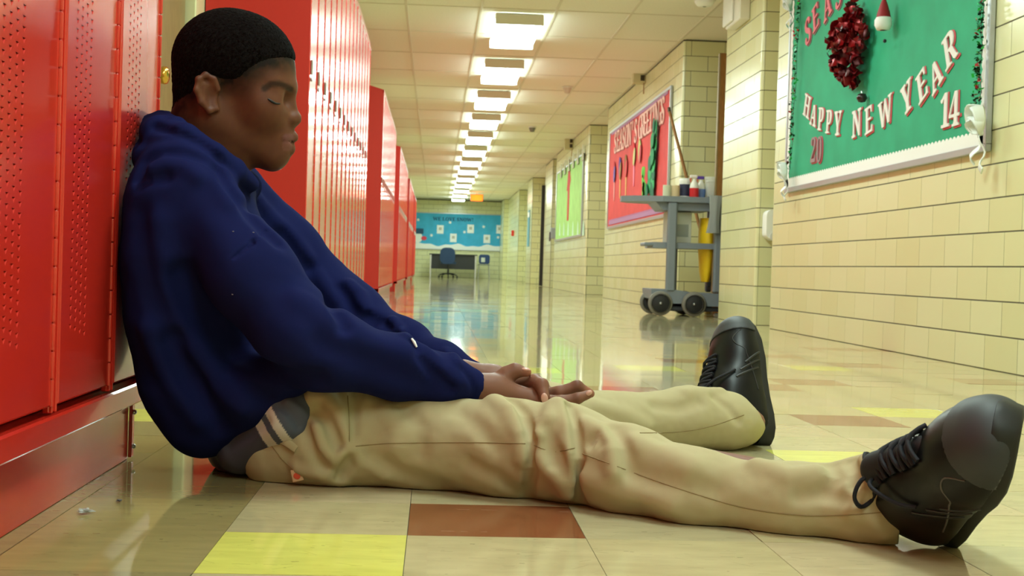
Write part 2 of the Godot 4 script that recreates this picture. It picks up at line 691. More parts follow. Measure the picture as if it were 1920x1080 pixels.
	var shell := struct_node("wall_outer")
	part(shell, "outer_wall", box_mesh(Vector3(0.1, CEIL + 0.1, 47.0), 0.003), M.mortar, Vector3(3.4, CEIL / 2, -20.5))


func build_left_door() -> void:
	var d := struct_node("door_1")
	var x := HALL_LEFT - 0.03
	part(d, "door_leaf", box_mesh(Vector3(0.045, 2.12, 0.92), 0.004), M.door_wood, Vector3(x, 1.07, -4.27))
	part(d, "door_jamb", box_mesh(Vector3(0.11, 2.16, 0.05), 0.004), M.brick2, Vector3(x, 1.08, -4.775))
	part(d, "door_jamb", box_mesh(Vector3(0.11, 2.16, 0.05), 0.004), M.brick2, Vector3(x, 1.08, -3.80))
	var kb := Basis(Vector3(0, 0, 1), -PI / 2)
	var st := new_st()
	lathe(st, [[0.0, 0.0], [0.038, 0.0], [0.039, 0.004], [0.031, 0.009], [0.014, 0.011], [0.011, 0.016], [0.011, 0.026], [0.018, 0.031], [0.026, 0.038], [0.028, 0.047], [0.025, 0.056], [0.015, 0.061], [0.0, 0.062]], Vector3.ZERO, 28, kb, false)
	part(d, "door_knob", st.commit(), M.brass, Vector3(x + 0.0225, 0.898, -4.17))



# ---------------------------------------------------------------- lockers
const LX := -0.49


# one bank: doors from depth z0 to z1 along the left wall
func locker_bank(label: String, z0: float, z1: float, n: int, detail: int) -> void:
	var t := thing("locker_bank", label, "lockers", Vector3(LX, 0, -z0), "red locker banks along the left wall")
	var ln := z1 - z0
	var dep := LX - HALL_LEFT - 0.004
	var lo := 0.135
	var hi := 1.83
	var pitch := ln / n
	# plinth, set back under the bodies
	var st := new_st()
	bx(st, Vector3(-0.021 - 0.006, 0.05, -ln / 2 + 0.035), Vector3(0.012, 0.10, ln - 0.07), 0.002)
	part(t, "plinth", st.commit(), M.red)
	for e in [[0.03, 1.0], [ln - 0.072, -1.0]]:
		st = new_st()
		bx(st, Vector3(-dep / 2 - 0.012, 0.05, -e[0]), Vector3(dep - 0.03, 0.10, 0.004), 0.001)
		part(t, "plinth_end", st.commit(), M.red_side)
	# body: two ends, sloped top, bottom sill, frame behind the doors
	for k in 2:
		var z := -0.003 if k == 0 else -ln + 0.003
		var poly := PackedVector2Array([Vector2(0, lo - 0.03), Vector2(-dep, lo - 0.03), Vector2(-dep, hi + 0.13), Vector2(-0.0, hi + 0.02)])
		st = new_st()
		slab(st, poly, Transform3D(Basis.IDENTITY, Vector3(0, 0, z - 0.003)), 0.006)
		part(t, "end_panel", st.commit(), M.red_side)
	st = new_st()
	quad(st, Vector3(0, hi + 0.02, 0), Vector3(-dep, hi + 0.13, 0), Vector3(-dep, hi + 0.13, -ln), Vector3(0, hi + 0.02, -ln), Vector3.UP)
	quad(st, Vector3(0, hi + 0.016, 0), Vector3(-dep, hi + 0.126, 0), Vector3(-dep, hi + 0.126, -ln), Vector3(0, hi + 0.016, -ln), Vector3.DOWN)
	part(t, "sloped_top", st.commit(), M.red_side)
	st = new_st()
	bx(st, Vector3(-0.02, lo - 0.018, -ln / 2), Vector3(0.048, 0.034, ln), 0.003)
	part(t, "sill", st.commit(), M.red)
	st = new_st()
	bx(st, Vector3(-0.004, hi + 0.004, -ln / 2), Vector3(0.014, 0.034, ln), 0.003)
	part(t, "head_rail", st.commit(), M.red)
	st = new_st()
	bx(st, Vector3(-0.03, (lo + hi) / 2, -ln / 2), Vector3(0.004, hi - lo, ln - 0.012), 0.001)
	part(t, "inner_face", st.commit(), M.red_side)
	# doors with their upright frame strips and hinges
	var dw := pitch - 0.036
	var dh := hi - lo - 0.018
	var y := (lo + hi) / 2 + 0.002
	var door := new_st()
	bx(door, Vector3(-0.006, 0, 0), Vector3(0.012, dh, dw), 0.003)
	var door_mesh := door.commit()
	var strip := new_st()
	bx(strip, Vector3(-0.007, 0, 0), Vector3(0.010, dh + 0.018, 0.028), 0.002)
	for q in [-0.0075, 0.0105]:
		bx(strip, Vector3(-0.0015, 0, q), Vector3(0.006, dh + 0.018, 0.004), 0.0015)
	var strip_mesh := strip.commit()
	var hinge := new_st()
	if detail > 0:
		var seg := dh / 46.0
		for k in 46:
			lathe(hinge, [[0.0015, 0.0], [0.0042, 0.0012], [0.0042, seg - 0.0025], [0.0015, seg - 0.0012]], Vector3(-0.0005, -dh / 2 + k * seg, 0), 8)
	else:
		lathe(hinge, [[0.0042, -dh / 2], [0.0042, dh / 2]], Vector3(-0.0005, 0, 0), 6)
	var hinge_mesh := hinge.commit()
	var handle := new_st()
	bx(handle, Vector3(0.004, 0, 0), Vector3(0.009, 0.055, 0.02), 0.003)
	lathe(handle, [[0.0, 0.0], [0.009, 0.001], [0.009, 0.006], [0.0, 0.008]], Vector3(0.0, -0.045, 0), 10, Basis(Vector3(0, 0, 1), -PI / 2), false)
	var handle_mesh := handle.commit()
	var dimples: ArrayMesh = null
	if detail > 1:
		door_mesh = punched_door(dw, dh)
		dimples = door_dimples(dh)
	for i in n:
		var zc := -(i * pitch + 0.032 + dw / 2)
		part(t, "frame_strip", strip_mesh, M.red, Vector3(-0.001, y, -(i * pitch + 0.016)))
		var d := part(t, "locker_door", door_mesh, M.red, Vector3(0, y, zc))
		part(d, "hinge", hinge_mesh, M.red, Vector3(0, 0, -dw / 2 - 0.003))
		if dimples:
			part(d, "dimples", dimples, M.red_matt).set_meta("kind", "stuff")
		if detail < 2:
			part(d, "latch_plate", handle_mesh, M.steel, Vector3(0, 0.09, dw / 2 - 0.03))
	part(t, "frame_strip", strip_mesh, M.red, Vector3(-0.001, y, -(ln - 0.004)))
	if detail > 1:
		# angle bracket with two bolts at the end of the plinth
		st = new_st()
		bx(st, Vector3(-0.017, 0.05, -ln + 0.066), Vector3(0.006, 0.092, 0.016), 0.001)
		var br := part(t, "plinth_bracket", st.commit(), M.red)
		for yy in [0.022, 0.080]:
			st = new_st()
			lathe(st, [[0.0, 0.005], [0.003, 0.0045], [0.0042, 0.002], [0.0042, 0.0]], Vector3(-0.0135, yy, -ln + 0.066), 10, Basis(Vector3(0, 0, 1), -PI / 2), false)
			part(br, "bolt", st.commit(), M.steel)


# a door whose sheet is really punched: four columns of small three-cornered dimples pressed inwards, open along their upper edge
func punched_door(dw: float, dh: float) -> ArrayMesh:
	var st := new_st()
	var out := Vector3(1, 0, 0)
	var b := 0.003
	var y0 := -dh / 2 + b
	var y1 := dh / 2 - b
	var z0 := -dw / 2 + b
	var z1 := dw / 2 - b
	# turned edges
	quad(st, Vector3(0, y0, z0), Vector3(-b, y0 - b, z0 - b), Vector3(-b, y1 + b, z0 - b), Vector3(0, y1, z0), Vector3(1, 0, -1))
	quad(st, Vector3(0, y0, z1), Vector3(-b, y0 - b, z1 + b), Vector3(-b, y1 + b, z1 + b), Vector3(0, y1, z1), Vector3(1, 0, 1))
	quad(st, Vector3(0, y1, z0), Vector3(-b, y1 + b, z0 - b), Vector3(-b, y1 + b, z1 + b), Vector3(0, y1, z1), Vector3(1, 1, 0))
	quad(st, Vector3(0, y0, z0), Vector3(-b, y0 - b, z0 - b), Vector3(-b, y0 - b, z1 + b), Vector3(0, y0, z1), Vector3(1, -1, 0))
	for k in [[z0 - b, -1.0], [z1 + b, 1.0]]:
		quad(st, Vector3(-b, y0 - b, k[0]), Vector3(-0.014, y0 - b, k[0]), Vector3(-0.014, y1 + b, k[0]), Vector3(-b, y1 + b, k[0]), Vector3(0, 0, k[1]))
	for k in [[y0 - b, -1.0], [y1 + b, 1.0]]:
		quad(st, Vector3(-b, k[0], z0 - b), Vector3(-0.014, k[0], z0 - b), Vector3(-0.014, k[0], z1 + b), Vector3(-b, k[0], z1 + b), Vector3(0, k[1], 0))
	var cw := 0.0245
	var rh := 0.01285
	var rows := 112
	var za := 0.086 + cw / 2
	var zb := 0.086 - 3.5 * cw
	quad(st, Vector3(0, y0, z0), Vector3(0, y1, z0), Vector3(0, y1, zb), Vector3(0, y0, zb), out)
	quad(st, Vector3(0, y0, za), Vector3(0, y1, za), Vector3(0, y1, z1), Vector3(0, y0, z1), out)
	for c in 4:
		var zc := 0.086 - c * cw
		var lo := -dh / 2 + 0.10 - c * 0.0043 - rh / 2
		var hi := lo + rows * rh
		quad(st, Vector3(0, y0, zc - cw / 2), Vector3(0, lo, zc - cw / 2), Vector3(0, lo, zc + cw / 2), Vector3(0, y0, zc + cw / 2), out)
		quad(st, Vector3(0, hi, zc - cw / 2), Vector3(0, y1, zc - cw / 2), Vector3(0, y1, zc + cw / 2), Vector3(0, hi, zc + cw / 2), out)
		for r in rows:
			var yb := lo + r * rh
			var yt := yb + rh
			var tl := Vector3(0, yt, zc - cw / 2)
			var tr := Vector3(0, yt, zc + cw / 2)
			var br := Vector3(0, yb, zc + cw / 2)
			var bl := Vector3(0, yb, zc - cw / 2)
			var a0 := Vector3(0, yt - 0.003, zc - 0.0062)
			var a1 := Vector3(0, yt - 0.003, zc + 0.0062)
			var a2 := Vector3(0, yb + 0.003, zc)
			tri(st, tl, tr, a1, out)
			tri(st, tl, a1, a0, out)
			tri(st, tr, br, a1, out)
			tri(st, a1, br, a2, out)
			tri(st, br, bl, a2, out)
			tri(st, bl, tl, a0, out)
			tri(st, bl, a0, a2, out)
	return st.commit()


func door_dimples(dh: float) -> ArrayMesh:
	var st := new_st()
	var rh := 0.01285
	for c in 4:
		var zc := 0.086 - c * 0.0245
		var lo := -dh / 2 + 0.10 - c * 0.0043 - rh / 2
		for r in 112:
			var yb := lo + r * rh
			var a0 := Vector3(0, yb + rh - 0.003, zc - 0.0062)
			var a1 := Vector3(0, yb + rh - 0.003, zc + 0.0062)
			var a2 := Vector3(0, yb + 0.003, zc)
			var dp := Vector3(-0.0045, yb + rh - 0.0046, zc)
			tri(st, a0, a2, dp, Vector3(1, 0, 0))
			tri(st, a1, a2, dp, Vector3(1, 0, 0))
	return st.commit()


func build_lockers() -> void:
	locker_bank("near red steel lockers that the seated boy leans his back against", 2.385 - 0.3067 * 9, 2.385, 9, 2)
	locker_bank("tall glossy red lockers right behind the boy's face, mirroring the ceiling lights", 5.06, 9.33, 14, 1)
	locker_bank("red locker bank beyond the long glossy one, second behind the boy", 11.72, 15.38, 12, 0)
	locker_bank("red locker bank third behind the boy along the left wall", 17.3, 21.9, 15, 0)
	locker_bank("red locker bank fourth behind the boy, next to last", 23.6, 27.9, 14, 0)
	locker_bank("farthest and smallest looking red locker bank, beside the blue snow board", 29.2, 31.6, 8, 0)



# ---------------------------------------------------------------- bulletin boards
func framed_board(called: String, label: String, x: float, z_far: float, z_near: float, y0: float, y1: float, paper: Material, frame: Material, fw := 0.03) -> Node3D:
	var w := z_far - z_near
	var h := y1 - y0
	var t := thing(called, label, "bulletin board", Vector3(x, (y0 + y1) / 2, -(z_far + z_near) / 2))
	part(t, "paper_backing", box_mesh(Vector3(0.012, h - 0.01, w - 0.01), 0.001), paper, Vector3(-0.008, 0, 0))
	for s in [-1.0, 1.0]:
		part(t, "frame_rail", box_mesh(Vector3(0.024, fw, w), 0.003), frame, Vector3(-0.013, s * (h / 2 - fw / 2), 0))
		part(t, "frame_stile", box_mesh(Vector3(0.024, h - 2 * fw, fw), 0.003), frame, Vector3(-0.013, 0, s * (w / 2 - fw / 2)))
	return t


func scallop_strip(length: float, width: float, step: float) -> PackedVector2Array:
	var out := PackedVector2Array([Vector2(length / 2, 0), Vector2(-length / 2, 0)])
	var n := int(length / step)
	for i in n * 4 + 1:
		var x := -length / 2 + length * i / (n * 4.0)
		out.append(Vector2(x, width + step * 0.32 * absf(sin(PI * i / 4.0)) - 0.004))
	return out


func board_letter(t: Node3D, ch: String, at: Vector3, size: float, turn: float, face: Material, edge: Material, width := 1.0) -> void:
	var base := part(t, "letter_edge", letters(ch, size * 1.06, 0.003), edge)
	var xf := right_wall_xf(at, turn)
	xf.basis = xf.basis * Basis.from_scale(Vector3(width, 1, 1))
	base.transform = Transform3D(xf.basis, xf.origin - t.position + Vector3(0.0, -0.003, 0.006))
	var l := part(t, "letter", letters(ch, size, 0.005), face)
	l.transform = Transform3D(xf.basis, xf.origin - t.position + Vector3(-0.006, 0, 0))


func garland(label: String, a: Vector3, b: Vector3, n: int, sway: float, sd: int) -> void:
	var t := thing("tinsel_garland", label, "garland", a)
	var r := RandomNumberGenerator.new()
	r.seed = sd
	var sts := [new_st(), new_st(), new_st()]
	var line := new_st()
	var pts := []
	for i in n + 1:
		var f := float(i) / n
		pts.append((b - a) * f + Vector3(-0.004, 0, sway * sin(f * 17.0)))
	tube(line, pts, [0.0015], 5)
	part(t, "string", line.commit(), M.black)
	for i in n:
		for q in 3:
			var p: Vector3 = pts[i] + Vector3(-r.randf_range(0, 0.02), r.randf_range(-0.02, 0.02), r.randfn(0, 0.018))
			var bs := Basis.from_euler(Vector3(r.randf() * TAU, r.randf() * TAU, r.randf() * TAU))
			var s := r.randf_range(0.009, 0.02)
			var st: SurfaceTool = sts[0 if r.randf() < 0.62 else (1 if r.randf() < 0.6 else 2)]
			bx(st, p, Vector3(s, s * 0.7, 0.001), 0.0003, bs)
	var ms := [mat(c8(20, 60, 34), 0.25, 0.8), mat(c8(40, 200, 90), 0.15, 0.7), mat(c8(200, 60, 66), 0.2, 0.7)]
	for k in 3:
		part(t, "tinsel", sts[k].commit(), ms[k]).set_meta("kind", "stuff")


func ribbon_bow(label: String, at: Vector3, s: float, sd: int) -> void:
	var t := thing("ribbon_bow", label, "bow", at, "white ribbon bows on the green board")
	var m := mat(c8(236, 240, 236), 0.35)
	m.backlight_enabled = true
	m.backlight = Color(0.3, 0.3, 0.3)
	var r := RandomNumberGenerator.new()
	r.seed = sd
	for k in 2:
		var st := new_st()
		var sgn := -1.0 if k == 0 else 1.0
		var pts := []
		var rad := []
		for i in 13:
			var a := TAU * i / 12.0
			pts.append(Vector3(-0.03 - 0.03 * sin(a / 2), (0.06 - 0.06 * cos(a)) * s * (1.0 if k == 0 else 0.55), sgn * 0.05 * s * sin(a)))
			rad.append(0.032 * s * (0.35 + 0.65 * sin(a / 2)))
		tube(st, pts, rad, 8, true, 0.18, Vector3(0, 0.2, sgn))
		part(t, "loop", st.commit(), m)
	for k in 2:
		var st := new_st()
		var pts := []
		var rad := []
		for i in 9:
			var f := i / 8.0
			pts.append(Vector3(-0.03 - 0.012 * sin(f * 9.0 + k), -0.17 * s * f * (1.0 if k == 0 else 0.75), (0.05 if k == 0 else -0.075) * s * f + 0.01 * sin(f * 6.0)))
			rad.append(0.028 * s * (0.35 + 0.65 * f))
		tube(st, pts, rad, 8, true, 0.2, Vector3(1, 0, 0.3))
		part(t, "tail", st.commit(), m)
	var st2 := new_st()
	lathe(st2, [[0.0, -0.014 * s], [0.013 * s, -0.008 * s], [0.015 * s, 0.0], [0.013 * s, 0.008 * s], [0.0, 0.014 * s]], Vector3(-0.03, 0, 0), 10)
	part(t, "knot", st2.commit(), m)


func build_green_board() -> void:
	var green := grained(c8(36, 168, 124), 0.75, 0.006, 0.9, 1.0, 21, 0.25)
	var X := 2.187
	var t := framed_board("bulletin_board", "large green bulletin board reading happy new year on the near right wall", X, 8.36, 5.25, 0.865, 2.09, green, M.alu, 0.03)
	var w := 3.11
	var xf := right_wall_xf(Vector3(-0.0155, -0.6125 + 0.026, 0))
	var st := new_st()
	slab(st, scallop_strip(w - 0.06, 0.055, 0.042), xf, 0.003)
	part(t, "paper_border", st.commit(), M.paper_white)
	for s in [-1.0, 1.0]:
		st = new_st()
		var v := right_wall_xf(Vector3(-0.0155, 0, s * (w / 2 - 0.028)), PI / 2 * s)
		slab(st, scallop_strip(1.16, 0.045, 0.042), v, 0.003)
		part(t, "paper_border", st.commit(), M.paper_white)
	var face := mat(c8(232, 226, 222), 0.8)
	var pink := mat(c8(226, 92, 104), 0.8)
	var L := [
		["H", Vector3(2.1700, 1.3518, -7.8934), 0.16, -0.33], ["A", Vector3(2.1700, 1.2823, -7.7499), 0.15, -0.26], ["P", Vector3(2.1700, 1.2437, -7.5934), 0.16, -0.13], ["P", Vector3(2.1700, 1.2116, -7.4333), 0.16, -0.1], ["Y", Vector3(2.1700, 1.1845, -7.2606), 0.165, -0.05],
		["N", Vector3(2.1700, 1.1498, -6.9307), 0.175, 0.05], ["E", Vector3(2.1700, 1.1450, -6.7312), 0.17, 0.12], ["W", Vector3(2.1700, 1.1571, -6.4814), 0.165, 0.2],
		["Y", Vector3(2.1700, 1.1897, -6.1796), 0.18, 0.35], ["E", Vector3(2.1700, 1.2190, -5.9897), 0.175, 0.42], ["A", Vector3(2.1700, 1.2413, -5.8231), 0.165, 0.5], ["R", Vector3(2.1700, 1.3339, -5.6719), 0.185, 0.42],
		["1", Vector3(2.1700, 1.0749, -5.6962), 0.185, 0.02], ["4", Vector3(2.1700, 1.0700, -5.5945), 0.185, 0.02]]
	for l in L:
		board_letter(t, l[0], l[1], l[2] * 1.12, l[3], face, pink, 1.0)
	var rose := mat(c8(224, 100, 116), 0.6)
	var grey := mat(c8(150, 120, 124), 0.7)
	for l in [["2", Vector3(2.1700, 1.0791, -7.7256), 0.185, 0.0], ["0", Vector3(2.1700, 1.0718, -7.6052), 0.185, 0.0]]:
		board_letter(t, l[0], l[1], l[2] * 1.1, l[3], grey, rose)
	for l in [["S", Vector3(2.1700, 1.8043, -7.9253), 0.2, 0.25], ["E", Vector3(2.1700, 1.8524, -7.7736), 0.19, 0.3], ["A", Vector3(2.1700, 1.8759, -7.5410), 0.19, 0.3], ["S", Vector3(2.1700, 1.9002, -7.3317), 0.19, 0.3], ["O", Vector3(2.1700, 1.9172, -7.1052), 0.19, 0.3]]:
		board_letter(t, l[0], l[1], l[2] * 1.1, l[3], rose, grey)
	# crumpled red foil wreath
	var wr := thing("foil_wreath", "crumpled dark red foil wreath in the middle of the green board", "wreath", Vector3(2.1600, 1.5516, -6.9162))
	var foil := mat(c8(128, 10, 20), 0.3, 0.5)
	var foil2 := mat(c8(70, 6, 14), 0.35, 0.5)
	var r := RandomNumberGenerator.new()
	r.seed = 31
	var fs := [new_st(), new_st()]
	for i in 300:
		var a := r.randf() * TAU
		var q := sqrt(r.randf())
		var lump := 1.0 + 0.16 * sin(a * 5.0 + 1.0) + 0.08 * sin(a * 9.0)
		var c := Vector3(-0.035 - 0.13 * (1.0 - q * q) * r.randf(), sin(a) * q * 0.205 * lump, cos(a) * q * 0.19 * lump)
		var bs := Basis.from_euler(Vector3(r.randf() * TAU, r.randf() * TAU, r.randf() * TAU))
		var ln := r.randf_range(0.035, 0.075)
		var pts := []
		for k in 5:
			var f := k / 4.0 - 0.5
			pts.append(c + bs * Vector3(f * ln, 0.012 * cos(f * 5.0) + r.randf_range(-0.004, 0.004), 0))
		tube(fs[0 if r.randf() < 0.65 else 1], pts, [0.012, 0.02, 0.024, 0.02, 0.01], 6, true, 0.1, bs.y)
	part(wr, "foil_leaves", fs[0].commit(), foil).set_meta("kind", "stuff")
	part(wr, "maroon_foil_leaves", fs[1].commit(), foil2).set_meta("kind", "stuff")
	var orn := thing("santa_hat", "tiny red and white hat ornament pinned on the green board", "ornament", Vector3(2.1450, 1.5962, -6.4066))
	st = new_st()
	lathe(st, [[0.036, 0.0], [0.030, 0.03], [0.018, 0.07], [0.006, 0.10], [0.0, 0.105]], Vector3(-0.03, 0.0, 0), 14)
	part(orn, "hat_cone", st.commit(), mat(c8(150, 16, 30), 0.6))
	st = new_st()
	lathe(st, [[0.0, -0.055], [0.03, -0.053], [0.042, -0.03], [0.042, -0.005], [0.034, 0.008], [0.0, 0.01]], Vector3(-0.03, 0.0, 0), 14)
	part(orn, "hat_brim", st.commit(), M.paper_white)
	st = new_st()
	lathe(st, [[0.0, -0.01], [0.009, -0.005], [0.009, 0.005], [0.0, 0.01]], Vector3(-0.02, -0.105, 0), 8)
	part(orn, "bell", st.commit(), M.black)
	var tag_o := thing("dark_bauble", "small dark bauble hanging under the red foil wreath", "ornament", Vector3(2.1650, 1.2639, -6.7793))
	st = new_st()
	lathe(st, [[0.0, -0.024], [0.018, -0.02], [0.028, 0.0], [0.02, 0.02], [0.0, 0.024]], Vector3(-0.025, 0, 0), 12)
	part(tag_o, "ball", st.commit(), mat(c8(36, 14, 16), 0.3))
	st = new_st()
	lathe(st, [[0.006, 0.0], [0.006, 0.012], [0.0, 0.014]], Vector3(-0.025, 0.022, 0), 8)
	part(tag_o, "ball_cap", st.commit(), M.steel)
	garland("thin green and red tinsel garland down the left edge of the green board", Vector3(2.1520, 1.9969, -8.0591), Vector3(2.1520, 0.9987, -8.1656), 60, 0.012, 3)
	garland("green and red tinsel garland down the right edge of the green board", Vector3(2.1520, 1.4786, -5.2924), Vector3(2.1520, 1.0342, -5.2905), 46, 0.012, 8)
	ribbon_bow("big white ribbon bow at the lower right corner of the green board", Vector3(2.1520, 0.9304, -5.2084), 0.9, 1)
	ribbon_bow("thin white ribbon bow at the lower left corner of the green board", Vector3(2.1520, 0.9436, -8.1711), 0.8, 2)
	ribbon_bow("greyish white bow at the upper left corner of the green board", Vector3(2.1520, 1.9776, -8.1775), 0.8, 3)


func paper_piece(parent: Node3D, called: String, outline: PackedVector2Array, at: Vector3, turn: float, m: Material, th := 0.006) -> void:
	var st := new_st()
	slab(st, outline, Transform3D(Basis(Vector3(0, 0, 1), turn), Vector3.ZERO), th)
	var o := part(parent, called, st.commit(), m)
	o.transform = right_wall_xf(at - parent.position)


func leaf_outline(w: float, h: float) -> PackedVector2Array:
	var out := PackedVector2Array()
	for i in 14:
		var a := TAU * i / 14.0
		out.append(Vector2(cos(a) * w * 0.5, sin(a) * h * 0.5))
	return out


func build_red_board() -> void:
	var red := grained(c8(226, 74, 74), 0.75, 0.006, 0.92, 1.0, 24)
	var X := 2.167
	var a := Vector3(2.1600, 2.1799, -16.9892)
	var b := Vector3(2.1600, 0.8777, -12.5556)
	var t := framed_board("bulletin_board", "red bulletin board with paper torches and green tree behind the cart", X, -a.z, -b.z, 0.875, 2.10, red, M.alu, 0.03)
	var lilac := mat(c8(178, 130, 170), 0.8)
	for y in [-0.565, 0.555]:
		var st := new_st()
		slab(st, scallop_strip(4.1, 0.04, 0.09), right_wall_xf(Vector3(-0.016, y, 0)), 0.004)
		part(t, "paper_border", st.commit(), lilac)
	var cream := mat(c8(244, 200, 190), 0.8)
	var dk := mat(c8(190, 96, 100), 0.8)
	var word := "SEASON'S"
	for i in word.length():
		board_letter(t, word[i], Vector3(2.1500, 1.9103, -16.3965).lerp(Vector3(2.1500, 1.8867, -14.7247), i / 7.0), 0.36, 0.0, cream, dk)
	word = "GREETINGS"
	for i in word.length():
		board_letter(t, word[i], Vector3(2.1500, 1.8903, -14.4167).lerp(Vector3(2.1500, 1.9113, -12.9591), i / 8.0), 0.36, 0.0, cream, dk)
	# paper torches
	var flames := [c8(200, 60, 70), c8(90, 70, 160), c8(150, 110, 60), c8(220, 50, 60), c8(200, 210, 130)]
	var spots := [Vector3(2.1500, 1.3654, -16.4151), Vector3(2.1500, 1.3729, -15.8917), Vector3(2.1500, 1.3614, -15.3962), Vector3(2.1500, 1.4474, -14.7897), Vector3(2.1500, 1.4403, -14.3605)]
	for i in 5:
		var p: Vector3 = spots[i]
		if i != 4:
			paper_piece(t, "torch_handle", leaf_outline(0.07, 0.34), p, 0.08, mat([c8(244, 170, 170), c8(236, 190, 120), c8(240, 190, 130), c8(250, 150, 180), c8(240, 190, 130)][i], 0.8))
		paper_piece(t, "torch_flame", leaf_outline(0.17, 0.26), p + Vector3(-0.008, 0.2, 0), 0.3, mat(flames[i], 0.8))
		paper_piece(t, "torch_flame", leaf_outline(0.12, 0.2), p + Vector3(-0.012, 0.16, 0.06), -0.3, mat(flames[(i + 1) % 5].lightened(0.2), 0.8))
	# paper tree made of stacked green hands
	var tree := mat(c8(36, 150, 96), 0.7)
	var r := RandomNumberGenerator.new()
	r.seed = 12
	for i in 11:
		var f := i / 10.0
		var p: Vector3 = Vector3(2.1400, 1.1726, -13.4595).lerp(Vector3(2.1400, 1.7782, -13.2181), f)
		for k in 2:
			var off := Vector3(-0.01 - 0.03 * r.randf(), r.randf_range(-0.03, 0.03), (k - 0.5) * 0.20 * (1.15 - f) + r.randf_range(-0.02, 0.02))
			paper_piece(t, "tree_tuft", leaf_outline(0.24 * (1.1 - f * 0.6), 0.15), p + off, r.randf_range(-0.6, 0.6), [tree, mat(c8(60, 180, 110), 0.7), mat(c8(20, 110, 80), 0.7)][r.randi() % 3])
	var lime := mat(c8(90, 200, 60), 0.7)
	for i in 9:
		paper_piece(t, "tree_bow", leaf_outline(0.13, 0.11), Vector3(2.1400, 1.2655, -13.7517) + Vector3(-0.04, r.randf_range(-0.14, 0.12), r.randf_range(-0.09, 0.09)), r.randf() * 3.0, lime)


func build_lime_board() -> void:
	var lime := grained(c8(176, 226, 130), 0.75, 0.006, 0.9, 1.0, 27)
	var a := Vector3(2.1400, 2.1228, -24.2071)
	var b := Vector3(2.1400, 1.9753, -19.8832)
	var t := framed_board("bulletin_board", "lime green bulletin board with a red figure, far along the right wall", 2.147, -a.z, -b.z, 0.85, 2.08, lime, M.alu, 0.03)
	var red := mat(c8(196, 40, 36), 0.7)
	paper_piece(t, "red_figure", PackedVector2Array([Vector2(-0.12, -0.45), Vector2(0.12, -0.45), Vector2(0.16, 0.1), Vector2(0.3, 0.2), Vector2(0.1, 0.4), Vector2(0.0, 0.55), Vector2(-0.1, 0.4), Vector2(-0.3, 0.05), Vector2(-0.14, 0.05)]), Vector3(2.1400, 1.6017, -22.0036), 0.0, red, 0.012)
	paper_piece(t, "face_cutout", leaf_outline(0.34, 0.2), Vector3(2.1400, 1.9504, -21.7629), 0.3, mat(c8(236, 140, 110), 0.8))
	paper_piece(t, "yellow_star", leaf_outline(0.45, 0.16), Vector3(2.1400, 1.6513, -20.3810), 0.0, mat(c8(230, 226, 110), 0.8))
	paper_piece(t, "brown_cutout", leaf_outline(0.22, 0.1), Vector3(2.1400, 1.3417, -21.2395), 0.0, mat(c8(130, 104, 60), 0.8))
	for p in [Vector3(2.1400, 1.4279, -22.3992), Vector3(2.1400, 1.3650, -22.3792), Vector3(2.1400, 1.8304, -20.0598), Vector3(2.1400, 1.0885, -21.7558), Vector3(2.1400, 1.5951, -23.6137), Vector3(2.1400, 1.2082, -20.4042)]:
		paper_piece(t, "paper_snowflake", leaf_outline(0.2, 0.09), p, 0.0, M.paper_white)
	var mint := mat(c8(206, 236, 214), 0.8)
	for i in 6:
		paper_piece(t, "icicle_strip", PackedVector2Array([Vector2(-0.1, 0), Vector2(0.1, 0), Vector2(0.04, 0.16), Vector2(-0.03, 0.22)]), Vector3(2.1400, 0.9170, -23.3871).lerp(Vector3(2.1400, 0.8356, -19.6323), i / 5.0) + Vector3(-0.004, 0.02, 0), 0.0, mint)
	# a row of pale cut-out letters on the wall above, too far off to read
	var s := thing("paper_chain", "row of pale grey paper cut-outs above the lime green board", "decoration", Vector3(2.1180, 2.0628, -21.6645))
	for i in 6:
		var o := Vector3(2.1180, 2.0413, -23.3234).lerp(Vector3(2.1180, 2.0665, -19.8528), i / 5.0)
		paper_piece(s, "cutout", PackedVector2Array([Vector2(-0.16, -0.1), Vector2(0.14, -0.1), Vector2(0.05, 0.13), Vector2(-0.05, 0.13)]), o, 0.0, mat(c8(196, 200, 176), 0.8))



